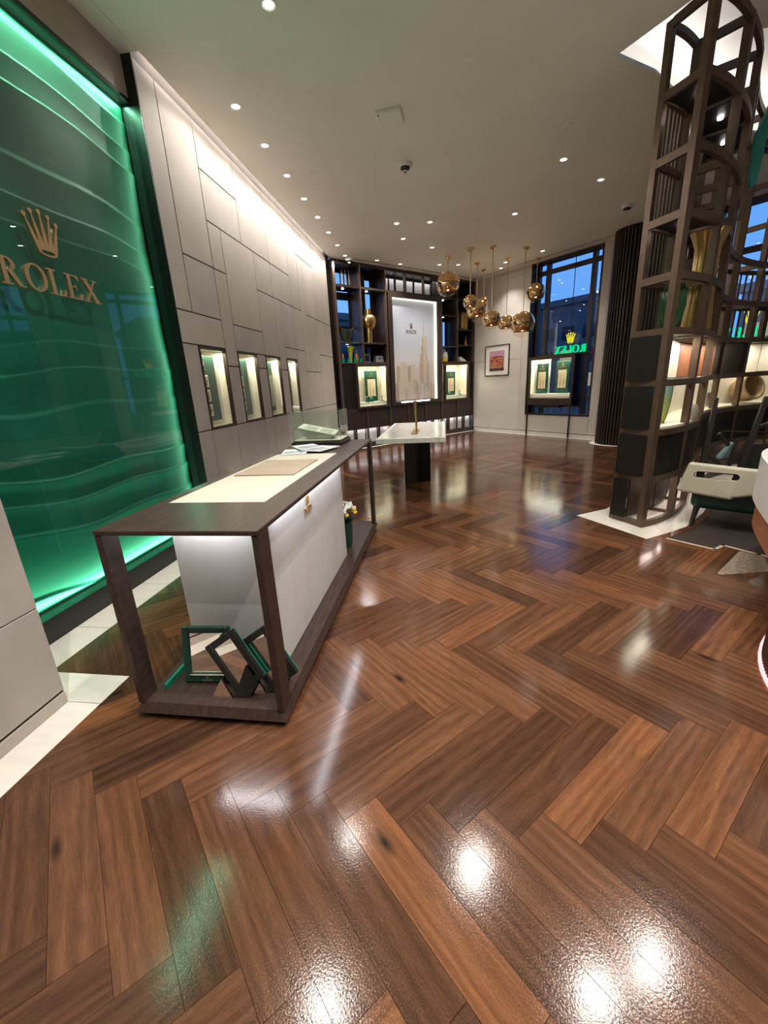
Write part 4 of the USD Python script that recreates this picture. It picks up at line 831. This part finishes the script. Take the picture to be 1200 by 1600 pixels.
for (i, a), b in zip(enumerate(POSTS), POSTS[1:]):
    for z in LEV:
        if i > 2 and z > 3.0 and z < 4.0: continue
        part(t, 'front_rail', MB().add(*ribbon(a + 0.022, b - 0.022, 0.003, 0.042, z - 0.03, z + 0.03)), BRONZE)
        part(t, 'rear_rail', MB().add(*ribbon(a + 0.022, b - 0.022, DEP - 0.042, DEP - 0.003, z - 0.024, z + 0.024)), BRONZE)
    # lower front panels, ledge, lit case
    part(t, 'front_panel', MB().add(*ribbon(a + 0.03, b - 0.03, 0.012, 0.03, 0.51, 0.91)), DARKPANEL)
    part(t, 'ledge', MB().add(*ribbon(a + 0.01, b - 0.01, 0.02, DEP - 0.02, 0.962, 0.985)), IVORY)
    if i not in (3, 4): part(t, 'case_back', MB().add(*ribbon(a + 0.01, b - 0.01, DEP - 0.075, DEP - 0.06, 0.985, 1.80)), IVORY)
    else:
        part(t, 'case_back', MB().add(*ribbon(a + 0.01, b - 0.01, DEP - 0.075, DEP - 0.06, 0.985, 1.38)), IVORY)
        part(t, 'case_back', MB().add(*ribbon(a + 0.01, b - 0.01, DEP - 0.075, DEP - 0.06, 1.40, 1.80)), ORANGE)
        part(t, 'wood_panel', MB().add(*ribbon(a + (0.03 if i == 4 else 0.4), b - 0.03, 0.02, 0.035, 1.41, 1.80)), DARKWOOD)
    part(t, 'case_top', MB().add(*ribbon(a + 0.01, b - 0.01, 0.03, DEP - 0.045, 1.803, 1.85)), DARKPANEL)
    part(t, 'recess_panel', MB().add(*ribbon(a + 0.02, b - 0.02, 0.20, 0.215, 0.06, 0.46)), BRONZED)
    part(t, 'base_floor', MB().add(*ribbon(a + 0.01, b - 0.01, 0.045, 0.36, 0.002, 0.03)), TILE)
    if i < 3:
        for z in (2.72, 3.63): part(t, 'shelf_panel', MB().add(*ribbon(a + 0.02, b - 0.02, 0.045, DEP - 0.045, z - 0.01, z + 0.012)), DARKPANEL)
    if i < 6:
        ns = 6
        for k in range(ns):
            sc = a + 0.06 + (b - a - 0.12) * (k + 0.5) / ns
            part(t, 'slat', MB().add(*ribbon(sc - 0.008, sc + 0.008, DEP - 0.022, DEP - 0.008, 1.85, 3.61 if i < 3 else 2.72, 2)), BRONZED)
    if i < 3:
        p, d, n_ = fr((a + b) / 2); q = p + n_ * 0.2 - LB
        if i < 2: spot_light(f'{t.GetPath()}/shelf_lamp_{i+1:03d}', (q[0], q[1], 2.68), 30, WARM, 60, 0.6, 0.02)
        for z in (2.705, 3.615): part(t, 'shelf_spot', MB().cyl((q[0], q[1], z - 0.008), (q[0], q[1], z + 0.004), 0.024, n=14), LENS)
    p, d, n_ = fr((a + b) / 2); q = p + n_ * 0.17 - LB; ang = math.degrees(math.atan2(d[1], d[0]))
    rect_light(f'{t.GetPath()}/case_lamp_{i+1:03d}', (q[0], q[1], 1.795), 0.42, 0.06, 13, (1, 0.92, 0.74), ang)
    rect_light(f'{t.GetPath()}/base_lamp_{i+1:03d}', (*(p + n_ * 0.12 - LB), 0.455), 0.42, 0.03, 7, (1, 0.85, 0.78), ang)
# the near end: three dark panels between the two end posts, and the foot
AB = LA - LB; eAB = AB / np.linalg.norm(AB); nAB = np.array((eAB[1], -eAB[0]))
def endblock(x0, x1, y0, y1, z0, z1):
    c = [eAB * x + nAB * y for x, y in ((x0, y0), (x1, y0), (x1, y1), (x0, y1))]
    v = np.vstack([np.c_[c, [z0] * 4], np.c_[c, [z1] * 4]]); return MB().mf(m3.Manifold.hull_points(v))
for k, (z0, z1) in enumerate(((0.51, 0.91), (0.96, 1.36), (1.41, 1.80))): part(t, 'end_panel', endblock(0.05, 0.35, 0.012, 0.03, z0, z1), DARKPANEL)
part(t, 'end_panel', endblock(0.20, 0.35, 0.012, 0.03, 0.055, 0.46), DARKPANEL)
part(t, 'end_glass', endblock(0.05, 0.19, 0.014, 0.022, 0.055, 0.46), GLASSGREENISH)

# vessels on the screen
def on_screen(s_, off, z): p, d, n_ = fr(s_); q = p + n_ * off; return (q[0], q[1], z)
t = thing('gold_vase', 'tall fluted gold vase with a flaring trumpet mouth inside the lattice screen', 'vase', (2.46, 4.81, 1.851))
part(t, 'body', MB().lathe([(0.0, 0), (0.115, 0), (0.12, 0.03), (0.10, 0.3), (0.095, 0.62), (0.10, 0.72), (0.135, 0.82), (0.15, 0.85), (0.13, 0.84), (0.09, 0.7), (0.0, 0.68)], n=72, fx=lambda a: 1 + 0.07 * np.abs(np.sin(a * 6))), BRASS, smooth=50)
t = thing('ribbed_vase', 'dark green ribbed melon shaped vase standing on the lattice shelf', 'vase', (2.05, 4.44, 1.851))
part(t, 'body', MB().lathe([(0.0, 0), (0.06, 0), (0.09, 0.08), (0.108, 0.2), (0.10, 0.3), (0.07, 0.37), (0.045, 0.385), (0.04, 0.36), (0.0, 0.35)], n=80, fx=lambda a: 1 - 0.09 * np.abs(np.cos(a * 7)) ** 3), M('green_glaze', (0.02, 0.075, 0.03), 0.15, var=0.2), smooth=50)
VG = usdkit.material(stage, '/World/Looks/art_glass', {'tc': ('texture_coordinate', {}), 's': ('separate_xyz', {}), 'mr': ('map_range', {'from_min': 0.0, 'from_max': 0.46}), 'r': ('rgb_ramp', {'ramp': [(0.0, (0.55, 0.62, 0.12)), (0.45, (0.42, 0.52, 0.18)), (0.75, (0.25, 0.45, 0.45)), (1.0, (0.35, 0.50, 0.55))]}), 'p': ('principled_bsdf', {'roughness': 0.12, 'transmission_weight': 0.25})},
                     [('tc.object', 's.vector'), ('s.z', 'mr.value'), ('mr.result', 'r.fac'), ('r.color', 'p.base_color')], surface='p.BSDF')
t = thing('glass_vase', 'slim glass vase fading from yellow green to blue in the lit lattice showcase', 'vase', (2.19, 4.64, 0.986))
part(t, 'body', MB().lathe([(0.0, 0), (0.03, 0), (0.045, 0.06), (0.062, 0.2), (0.066, 0.32), (0.06, 0.44), (0.052, 0.44), (0.05, 0.3), (0.03, 0.06), (0.0, 0.05)], n=32), VG, smooth=50)
GREYST = M('grey_stone', (0.36, 0.33, 0.28), 0.6, var=0.25, scale=12)
t = thing('stone_vessel', 'small grey stone vessel on the lit ledge behind the second lattice post', 'vessel', (2.56, 4.82, 0.986))
part(t, 'body', MB().lathe([(0.0, 0), (0.05, 0), (0.065, 0.05), (0.06, 0.11), (0.035, 0.16), (0.03, 0.15), (0.0, 0.1)], n=24), GREYST, smooth=50)
t = thing('small_picture_frame', 'small white frame with a dark picture on the lit lattice ledge', 'picture frame', on_screen(2.75, 0.16, 0.986), 35)
part(t, 'frame', MB().cbox(-0.07, 0.07, 0, 0.015, 0, 0.2), WHITE); part(t, 'print', MB().box(-0.05, 0.05, -0.002, 0.0, 0.02, 0.18), GREYST)
t = thing('stone_bowl', 'large stone bowl lying on its side showing a pale hollow, on the lit ledge', 'bowl', on_screen(3.58, 0.2, 0.986), 20)
bw = MB().lathe([(0.0, -0.14), (0.07, -0.14), (0.13, -0.08), (0.16, 0.02), (0.165, 0.14), (0.145, 0.14), (0.13, 0.03), (0.09, -0.05), (0.0, -0.08)], n=40)
def lay(v):
    a = math.radians(72); c_, s_ = math.cos(a), math.sin(a); v = v * 1.12; return np.c_[v[:, 0], v[:, 1] * c_ - v[:, 2] * s_, v[:, 1] * s_ + v[:, 2] * c_ + 0.186]
part(t, 'body', bw.xf(lay), M('ochre_stone', (0.42, 0.30, 0.16), 0.55, var=0.35, scale=10), smooth=50)

TEAL = M('teal_fabric', (0.02, 0.27, 0.22), 0.6, var=0.15)
t = thing('hanging_banner', 'teal pointed fabric blade hanging beside the lattice screen near the ceiling', 'hanging ornament', (2.92, 5.16, 3.12), 25)
part(t, 'blade', MB().prism(Polygon([(0, 0), (0.06, 0.06), (0.09, 0.5), (0.05, 0.66), (-0.06, 0.40), (-0.04, 0.06)]), 0, 0.02, standing), TEAL)
part(t, 'hook', MB().cyl((0.05, -0.01, 0.65), (0.05, -0.01, 1.49), 0.003, n=6), BLACK)

# ================================================================== CHAIR, BLACK FRAME, ROUND BAR
CREAMSHELL = M('cream_shell_leather', (0.60, 0.55, 0.43), 0.42, var=0.04)
GREENSEAT = M('green_seat_leather', (0.008, 0.042, 0.034), 0.38, var=0.15)
t = thing('lounge_armchair', 'lounge armchair with cream leather back, slot handle and dark green seat', 'armchair', (2.74, 4.32, 0), -33)
def rbox(x0, x1, y0, y1, z0, z1, r):
    pts = []
    for x in (x0 + r, x1 - r):
        for y in (y0 + r, y1 - r):
            for z in (z0 + r, z1 - r): pts.append(m3.Manifold.sphere(r, 16).translate((x, y, z)))
    return m3.Manifold.batch_hull(pts)
part(t, 'seat', MB().mf(rbox(-0.27, 0.34, -0.23, 0.24, 0.19, 0.41, 0.06)), GREENSEAT, smooth=60)
for x, y in ((-0.21, -0.18), (0.27, -0.18), (-0.21, 0.18), (0.27, 0.18)): part(t, 'leg', MB().tube([(x * 1.12, y * 1.12, 0.0), (x, y, 0.22)], [0.015, 0.03], 10), CHAIRBLACK)
hull = m3.Manifold.batch_hull
def ball(x, y, z, r=0.03): return m3.Manifold.sphere(r, 16).translate((x, y, z))
shell = hull([ball(-0.36, -0.25, 0.385), ball(0.02, -0.28, 0.355), ball(-0.30, -0.26, 0.62), ball(0.08, -0.27, 0.60)]) + hull([ball(0.02, -0.28, 0.37), ball(0.08, -0.27, 0.60), ball(0.40, -0.25, 0.46), ball(0.40, -0.25, 0.58)])
shell = shell + hull([ball(-0.36, -0.25, 0.385), ball(-0.30, -0.26, 0.62), ball(-0.33, 0.1, 0.40), ball(-0.31, 0.08, 0.55)]) + hull([ball(0.40, -0.25, 0.46), ball(0.40, -0.25, 0.58), ball(0.40, 0.12, 0.46), ball(0.40, 0.12, 0.55)])
slot = m3.Manifold.batch_hull([m3.Manifold.cylinder(0.3, 0.034, 0.034, 20).rotate((90, 0, 0)).translate((x, 0.0, 0.538)) for x in (-0.24, 0.03)])
part(t, 'back_shell', MB().mf((shell - slot.translate((0, -0.1, 0)))), CREAMSHELL, smooth=50)
t = thing('black_frame', 'black frame of two tapering bars and thin rods standing on the cream and green armchair', 'frame', (2.70, 4.41, 0.412), -12)
for x, dx in ((-0.17, 0.02), (0.13, 0.10)): part(t, 'bar', MB().mf(hull([m3.Manifold.cube((w, w, 0.01), True).translate((x + dx * k, 0, 0.006 + 0.80 * k)) for k, w in ((0, 0.055), (1, 0.032))])), CHAIRBLACK)
part(t, 'cross_bar', MB().bar((-0.20, -0.01, 0.13), (0.36, -0.01, 0.08), 0.05, 0.045), CHAIRBLACK)
part(t, 'rod', MB().tube([(-0.06, 0, 0.50), (0.15, 0.02, 0.49), (0.45, 0.05, 0.47)], 0.006, 8), BLACK)
part(t, 'brace', MB().bar((-0.07, 0.02, 0.48), (0.05, 0.05, 0.34), 0.028, 0.028), CHAIRBLACK)
part(t, 'brace', MB().bar((-0.16, 0.02, 0.28), (-0.02, 0.04, 0.17), 0.032, 0.032), CHAIRBLACK); part(t, 'brace', MB().bar((0.2, 0.03, 0.52), (0.5, 0.05, 0.64), 0.03, 0.03), CHAIRBLACK); part(t, 'brace', MB().bar((0.06, 0.03, 0.14), (0.09, 0.03, 0.42), 0.024, 0.024), CHAIRBLACK)
part(t, 'seat_panel', MB().cbox(0.18, 0.42, 0.0, 0.03, 0.06, 0.38), BLACK)
part(t, 'teal_cushion', MB().mf(hull([ball(-0.02, 0.05, 0.24, 0.035), ball(0.05, 0.05, 0.37, 0.02), ball(0.03, 0.07, 0.24, 0.03)])), M('pale_teal', (0.16, 0.26, 0.27), 0.5), smooth=50)

t = thing('round_bar', 'white topped curved bar with an orange leather band and dark ribbed drum base', 'bar counter', (2.54, 1.59, 0))
BO = np.array([(1.62, 1.88), (1.80, 2.40), (2.18, 3.18), (2.60, 3.60), (3.2, 3.70), (4.1, 3.4), (4.3, 2.2), (3.7, 0.9), (2.6, 0.6), (1.85, 1.0)])
th_ = np.arange(len(BO) + 1.0); csb = CubicSpline(th_, np.vstack([BO, BO[:1]]), bc_type='periodic'); bo = Polygon(csb(np.linspace(0, len(BO), 120, endpoint=False)) - (2.54, 1.59))
part(t, 'white_top', MB().prism(bo, 0.60, 0.90).prism(bo.buffer(-0.02), 0.90, 0.91), M('white_lacquer', (0.70, 0.67, 0.66), 0.35, var=0.02), smooth=40)
part(t, 'leather_band', MB().prism(bo.buffer(-0.03), 0.40, 0.60), ORANGE, smooth=40)
part(t, 'drum', MB().cyl((0, 0, 0.03), (0, 0, 0.40), 1.0, n=64), DARKPANEL)
for k in range(120):
    a = PI * 0.45 + k / 120 * PI * 1.1; part(t, 'rib', MB().cyl((1.01 * math.cos(a), 1.01 * math.sin(a), 0.012), (1.01 * math.cos(a), 1.01 * math.sin(a), 0.40), 0.012, n=6), BRONZED)
part(t, 'foot_light', MB().cyl((0, 0, 0.0), (0, 0, 0.012), 1.035, n=72), glow('led_pink', (1.0, 0.42, 0.42), 0.5), smooth=40)

# ================================================================== OBJECTS ON THE SHELVES
t = thing('bowl_vessel', 'dark green boat shaped bowl on the upper left shelf', 'bowl', shp(5.93, 0.15, 2.461), RZS)
Xb = MB().lathe([(0.0, 0), (0.09, 0), (0.14, 0.08), (0.19, 0.2), (0.205, 0.26), (0.19, 0.26), (0.13, 0.1), (0.0, 0.04)], n=40)
part(t, 'body', Xb.xf(lambda v: np.c_[v[:, 0], v[:, 1] * 0.6, v[:, 2] + 1.1 * np.clip(v[:, 2], 0, 1) * (v[:, 0] ** 2) / 0.09 * 0.6]), M('olive_glass', (0.035, 0.045, 0.025), 0.15, var=0.3), smooth=50)
t = thing('gold_sculpture_vase', 'brushed gold vase with a round drum body on a slim column foot', 'vase', shp(6.62, 0.15, 2.461), RZS)
part(t, 'foot', MB().cyl((-0.03, 0, 0), (-0.03, 0, 0.34), 0.085, n=32), BRASS, smooth=40)
part(t, 'drum', MB().lathe([(0.0, 0.30), (0.10, 0.31), (0.17, 0.38), (0.195, 0.47), (0.19, 0.55), (0.15, 0.62), (0.08, 0.65), (0.0, 0.65)], n=40).xf(lambda v: v * (1, 0.7, 1)), BRASS, smooth=40)
part(t, 'neck', MB().cyl((-0.03, 0, 0.64), (-0.03, 0, 0.76), 0.075, n=32), BRASS, smooth=40)
YEL = M('yellow_glass', (0.62, 0.62, 0.03), 0.1, var=0.2, transmission_weight=0.3); AMB = M('amber_glass', (0.55, 0.24, 0.05), 0.1, var=0.2, transmission_weight=0.3); EMER = M('emerald_glass', (0.0, 0.35, 0.22), 0.1, var=0.1, transmission_weight=0.3)
def bottle(name, label, cat, u, z, prof, mat, y=0.12, tilt=0):
    t = thing(name, label, cat, shp(u, y, z), RZS)
    part(t, 'body', MB().lathe(prof, n=24).xf(lambda v: np.c_[v[:, 0] + tilt * v[:, 2], v[:, 1], v[:, 2]]), mat, smooth=50); return t
bottle('glass_vase', 'leaning yellow glass vase on the left shelf above the showcase', 'vase', 5.97, 2.021, [(0, 0), (0.04, 0), (0.035, 0.1), (0.06, 0.26), (0.09, 0.35), (0.08, 0.36), (0.03, 0.2), (0, 0.05)], YEL, tilt=0.1)
bottle('glass_vase', 'amber glass bottle with a thin neck, right of the yellow vase', 'vase', 6.16, 2.021, [(0, 0), (0.045, 0), (0.05, 0.12), (0.03, 0.18), (0.012, 0.22), (0.012, 0.32), (0, 0.32)], AMB)
bottle('glass_vase', 'small amber glass figure at the left shelf end beside the emerald tumblers', 'vase', 5.76, 2.021, [(0, 0), (0.03, 0), (0.015, 0.06), (0.035, 0.14), (0.01, 0.2), (0, 0.24)], AMB)
for k, u in enumerate((5.70, 5.86, 6.05, 6.22)):
    bottle('glass_tumbler', ('emerald glass tumbler at the left end of the shelf row', 'emerald glass tumbler left of the yellow vase', 'emerald glass tumbler between yellow vase and amber bottle', 'emerald glass tumbler at the right end of the shelf row')[k], 'tumbler', u, 2.021, [(0, 0), (0.035, 0), (0.042, 0.08), (0.037, 0.08), (0.03, 0.01), (0, 0.01)], EMER, 0.03)
for p in stage.GetPrimAtPath('/World').GetChildren():
    if p.GetName().startswith('glass_tumbler'): p.SetCustomDataByKey('group', 'emerald tumblers on the left shelf')
t = thing('small_picture_frame', 'silver picture frame leaning on the shelf below the gold sculpture vase', 'picture frame', shp(6.45, 0.1, 2.021), RZS)
part(t, 'frame', MB().cbox(-0.09, 0.09, 0, 0.02, 0, 0.19), STEEL); part(t, 'print', MB().box(-0.07, 0.07, -0.002, 0, 0.02, 0.17), DARKPANEL)
t = thing('blue_box', 'tall blue box standing behind the silver picture frame', 'box', shp(6.59, 0.2, 2.021), RZS); part(t, 'body', MB().cbox(-0.06, 0.06, 0, 0.08, 0, 0.33), M('blue_card', (0.02, 0.06, 0.2), 0.5)); part(t, 'lid', MB().cbox(-0.062, 0.062, -0.002, 0.082, 0.33, 0.36), M('blue_card_lid', (0.03, 0.09, 0.26), 0.5))
t = thing('silver_casket', 'low silver casket with sloping lid on the shelf left of the poster', 'casket', shp(6.82, 0.12, 2.021), RZS)
part(t, 'body', MB().mf(m3.Manifold.hull_points(np.array([(-0.13, -0.06, 0), (0.13, -0.06, 0), (-0.13, 0.06, 0), (0.13, 0.06, 0), (-0.10, -0.04, 0.15), (0.10, -0.04, 0.15), (-0.10, 0.05, 0.16), (0.10, 0.05, 0.16)]))), STEEL); part(t, 'clasp', MB().cbox(-0.02, 0.02, -0.06, -0.045, 0.07, 0.11), DARKPANEL)
t = thing('gold_jar', 'tall antique gold jar on the right shelves of the far wall', 'jar', shp(10.0, 0.15, 2.881), RZS)
part(t, 'body', MB().lathe([(0, 0), (0.14, 0), (0.155, 0.05), (0.16, 0.36), (0.13, 0.43), (0.085, 0.45), (0.08, 0.47), (0.06, 0.47), (0, 0.4)], n=32), OLDGOLD, smooth=50)
bottle('decanter', 'slim amber bottle on a small tray in the right shelves', 'bottle', 10.1, 2.466, [(0, 0), (0.05, 0), (0.052, 0.02), (0.012, 0.18), (0.012, 0.26), (0, 0.26)], AMB)
t = thing('perfume_bottle', 'grey and yellow glass bottle with white cap right of the poster', 'bottle', shp(9.19, 0.12, 2.021), RZS)
part(t, 'lower_glass', MB().lathe([(0, 0), (0.1, 0), (0.105, 0.1), (0, 0.1)], n=28), M('honey_glass', (0.55, 0.36, 0.03), 0.15), smooth=40); part(t, 'upper_glass', MB().lathe([(0, 0.1), (0.105, 0.1), (0.10, 0.2), (0.07, 0.27), (0, 0.28)], n=28), GREYST, smooth=40); part(t, 'cap', MB().sphere((0, 0, 0.31), 0.035, 2), PETW, smooth=True)
for k in range(2):
    t = thing('book', ('pale bound book standing upright at the left in the right shelves', 'open pale book lying slanted in the right shelves')[k], 'book', shp((9.70, 10.0)[k], 0.12, 2.021), RZS + (0, 12)[k])
    part(t, 'cover', MB().cbox(-0.02, 0.02, 0, 0.2, 0, 0.34) if k == 0 else MB().mf(m3.Manifold.hull_points(np.array([(-0.14, -0.05, 0), (0.14, -0.05, 0), (0.14, 0.1, 0), (-0.14, 0.1, 0), (-0.12, 0.09, 0.14), (0.08, 0.09, 0.14)]))), PALE)
    part(t, 'pages', MB().box(-0.015, 0.015, -0.001, 0.0, 0.01, 0.33) if k == 0 else MB().box(-0.12, 0.12, -0.052, -0.05, 0.0, 0.012), PAPER)

# ================================================================== PENDANTS
BULB = glow('pendant_bulb', (1.0, 0.75, 0.42), 14.0)
PENDS = [((0.12, 10.57), 3.58, 0.262, 'leftmost gold mirror globe pendant, hung high on a short rod'), ((0.59, 10.11), 3.10, 0.155, 'smallest of the clear front gold globes, left of the pendant cluster'),
         ((0.82, 11.29), 3.10, 0.262, 'large gold globe pendant behind the small left one of the cluster'), ((1.05, 10.13), 2.72, 0.204, 'gold globe pendant low in the middle of the cluster'),
         ((1.50, 11.14), 2.74, 0.195, 'gold globe pendant half hidden behind the lowest large globe'), ((1.76, 10.40), 2.62, 0.27, 'lowest and largest gold globe pendant, before the pale wall'),
         ((2.20, 11.37), 3.40, 0.218, 'rightmost gold globe pendant, before the blue window'), ((1.04, 12.01), 3.40, 0.115, 'little dark gold globe pendant at the back of the cluster')]
for k, ((x, y), z, r, l) in enumerate(PENDS):
    t = thing('globe_pendant', l, 'pendant lamp', (x, y, z))
    H = CEILZ - z; N = 36
    prof = [(r * math.sin(a), -r * math.cos(a)) for a in np.linspace(PI * 0.52, PI - 0.03, 18)]
    part(t, 'gold_dome', MB().lathe([(r * 0.985 * math.sin(PI * .52), -r * 0.985 * math.cos(PI * .52))] + prof + [(0.0, r * 0.999)], n=N), GOLD, smooth=50)
    prof = [(0.0, -r)] + [(r * math.sin(a), -r * math.cos(a)) for a in np.linspace(0.06, PI * 0.52, 18)]
    part(t, 'clear_bowl', MB().lathe(prof, n=N), pane('pendant_glass_%d' % k, (0.97, 0.93, 0.86), 1.7) if k == 0 else UsdShade.Material.Get(stage, '/World/Looks/pendant_glass_0'), smooth=True)
    prof = [(r * 0.9 * math.sin(a), -r * 0.9 * math.cos(a)) for a in np.linspace(PI * 0.30, PI - 0.02, 24)]
    part(t, 'inner_reflector', MB().lathe(prof + [(q_ * 0.97, z_ * 0.97) for q_, z_ in prof[::-1]], n=N), GOLD, smooth=True)
    part(t, 'bulb', MB().sphere((0, 0, -r * 0.42), r * 0.09, 2), BULB, smooth=True)
    part(t, 'rod', MB().cyl((0, 0, r * 0.99), (0, 0, H - 0.05), 0.008, n=8), GOLDLET)
    part(t, 'canopy', MB().lathe([(0.0, H - 0.075), (0.02, H - 0.075), (0.022, H - 0.045), (0.065, H - 0.03), (0.068, H - 0.0005), (0.0, H - 0.0005)], n=24), GOLD, smooth=40)

# ================================================================== CEILING FIXTURES
def downlight(x, y, label, power=150, cone=52, soft=0.8, group=None, color=NEUT, lit=True):
    t = thing('downlight', label, 'downlight', (x, y, CEILZ), 0, group)
    part(t, 'trim', MB().lathe([(0.034, -0.001), (0.050, -0.006), (0.055, -0.0005)], n=24), WHITE, smooth=40)
    part(t, 'lens', MB().cyl((0, 0, -0.0035), (0, 0, -0.0008), 0.034, n=20), LENS if lit else STEEL)
    if lit: spot_light(f'{t.GetPath()}/lamp', (0, 0, -0.035), power * 3.4, color, cone, soft, 0.03)
ROW = [(-1.97, 4.76), (-1.975, 5.46), (-1.98, 6.18), (-1.99, 6.90), (-2.0, 7.62), (-2.01, 8.34), (-2.03, 9.06), (-2.04, 9.78)]
for k, (x, y) in enumerate(ROW):
    downlight(x, y, 'small round downlight, %s in the row along the panelled left wall' % ('nearest', 'second nearest', 'third nearest', 'fourth nearest', 'fourth farthest', 'third farthest', 'second farthest', 'farthest')[k], 50, 86, 0.25, 'wall row downlights')
SPOTS = [(-1.22, 3.77, 'round downlight near the top edge of the photo above the counter', 120), (-0.78, 8.26, 'front left downlight of the small group above the marble table', 200), (-0.74, 9.08, 'rear left downlight of the small group above the marble table', 200),
         (-0.21, 8.36, 'front right downlight of the small group above the marble table', 200), (-0.21, 9.80, 'downlight right before the first gold pendant', 200),
         (-1.44, 10.34, 'downlight before the left bay of the far shelving', 200), (-0.97, 10.81, 'downlight before the poster, left one', 200), (-0.07, 11.18, 'downlight before the poster, right one', 200), (0.37, 11.33, 'downlight behind the first gold pendant', 160),
         (1.54, 6.66, 'bright downlight in mid ceiling nearer the lattice screen', 260), (2.24, 7.41, 'downlight between lattice screen and slatted column', 220), (1.21, 8.39, 'lone downlight in mid ceiling beyond the bright one', 220),
         (1.49, 11.51, 'bright downlight behind the pendant cluster, nearer one', 200), (1.45, 12.04, 'bright downlight behind the pendant cluster, farther one', 160), (2.19, 10.81, 'bright downlight before the window head', 200)]
for x, y, l, p in SPOTS: downlight(x, y, l, p)
# the rest of the ceiling's lamps, above and behind the camera, that light the near floor
for x, y in ((0.33, 3.57), (1.39, 2.60), (2.00, 2.90), (-1.13, 2.22), (0.2, 1.2), (1.2, 0.6), (-0.9, 0.4), (0.3, -0.8)):
    downlight(x, y, 'round downlight in the ceiling above the open floor', 330 if y > 1.3 else 500, 52, 0.8, 'downlights above the open floor')
for x, y, l in ((-1.69, 6.19, 'flat round sprinkler cover beside the wall row of downlights'), (0.59, 8.5, 'flat round sprinkler cover in mid ceiling'), (1.38, 5.87, 'flat round sprinkler cover nearer the lattice screen')):
    t = thing('sprinkler_cover', l, 'sprinkler cover', (x, y, CEILZ)); part(t, 'plate', MB().lathe([(0.0, -0.012), (0.04, -0.012), (0.05, -0.006), (0.05, -0.0005)], n=24), CEIL, smooth=30); part(t, 'ring', MB().lathe([(0.05, -0.003), (0.057, -0.003), (0.057, -0.0005)], n=24), WHITE)
t = thing('ceiling_access_box', 'square white ceiling box with a small sensor dot', 'ceiling box', (-0.53, 5.24, CEILZ), -4)
part(t, 'body', MB().cbox(-0.13, 0.13, -0.12, 0.12, -0.035, -0.0005, 0.006), CEIL); part(t, 'sensor', MB().cyl((-0.1, -0.1, -0.04), (-0.1, -0.1, -0.034), 0.008, n=10), BLACK)
def dome_camera(x, y, label):
    t = thing('dome_camera', label, 'security camera', (x, y, CEILZ))
    part(t, 'housing', MB().lathe([(0.0, -0.045), (0.068, -0.045), (0.085, -0.03), (0.09, -0.0005), (0, -0.0005)], n=28), WHITE, smooth=40)
    part(t, 'dome', MB().sphere((0, 0, -0.046), 0.06, 2, (1, 1, .7)), BLACK, smooth=True); part(t, 'lens_ring', MB().lathe([(0.02, -0.096), (0.032, -0.088), (0.034, -0.07)], n=20), WHITE)
dome_camera(-0.46, 6.25, 'white dome camera with black lens in the middle of the ceiling')
dome_camera(-2.0, 10.0, 'dome camera in the far left ceiling corner above the shelving')
dome_camera(3.03, 8.53, 'dark dome camera on the ceiling close to the slatted column')

# ================================================================== THE REST OF THE ROOM (seen in reflections, closing the light in)
wb = struct('wall_back'); part(wb, 'plaster', MB().box(-2.7, 7.1, -2.9, -2.8, 0, 4.7), PALE)
we = struct('wall_east'); part(we, 'plaster', MB().box(7.0, 7.1, -2.9, 7.6, 0, 4.7), PALE)
wl = struct('wall_far'); part(wl, 'plaster', MB().box(-2.9, -2.8, 9.0, 10.3, 0, 4.3), DARKPANEL)
for x, y in ((4.2, 4.9), (5.6, 4.4), (4.6, 2.2)): spot_light(f'/World/ceiling/lounge_lamp_{int(x*10)}', (x, y, 4.55), 160, WARM, 50, 0.7, 0.04)

# ================================================================== OUTSIDE: street and buildings at dusk
st = struct('street'); part(st, 'paving', MB().prism(Polygon([rwp(-30, 0.6)[:2], rwp(30, 0.6)[:2], rwp(30, 40)[:2], rwp(-30, 40)[:2]]), -0.2, -0.15), M('street_asphalt', (0.05, 0.05, 0.055), 0.8))
part(st, 'paving', MB().prism(Polygon([shp(-20, 0.9)[:2], shp(10, 0.9)[:2], shp(10, 30)[:2], shp(-20, 30)[:2]]), -0.2, -0.16), M('street_paving', (0.06, 0.06, 0.065), 0.8))
LITWIN = glow('lit_window', (0.95, 0.82, 0.6), 0.10); FAC = M('far_facade', (0.10, 0.105, 0.12), 0.8, var=0.15); FAC2 = M('far_facade_pale', (0.22, 0.22, 0.23), 0.8, var=0.15); DWIN = M('dark_window', (0.02, 0.03, 0.045), 0.1)
def building(label, loc, rz, w, h, d, mat, cols, rows, litp):
    t = thing('building', label, 'building', loc, rz)
    part(t, 'body', MB().box(-w / 2, w / 2, 0, d, -0.2, h), mat); part(t, 'cornice', MB().box(-w / 2 - .15, w / 2 + .15, -0.15, d + .15, h, h + 0.3), mat)
    for i in range(cols):
        for j in range(rows):
            x = -w / 2 + w * (i + 0.5) / cols; z = 0.9 + (h - 1.4) * j / rows; ww, wh = w / cols * 0.28, (h - 1.4) / rows * 0.55
            part(t, 'window', MB().box(x - ww, x + ww, -0.04, 0.02, z, z + wh), LITWIN if rng.random() < litp else DWIN)
building('dark building with few lit windows across the street, behind the right window', rwp(-6.0, 12), RZR, 13, 5.0, 6, FAC, 11, 3, 0.12)
building('pale building across the street farther right', rwp(6.5, 12), RZR, 8, 4.2, 6, FAC2, 6, 2, 0.3)
building('grey building behind the left shelving across the side street', shp(13.0, 10), RZS, 12, 4.6, 6, FAC, 8, 2, 0.3)
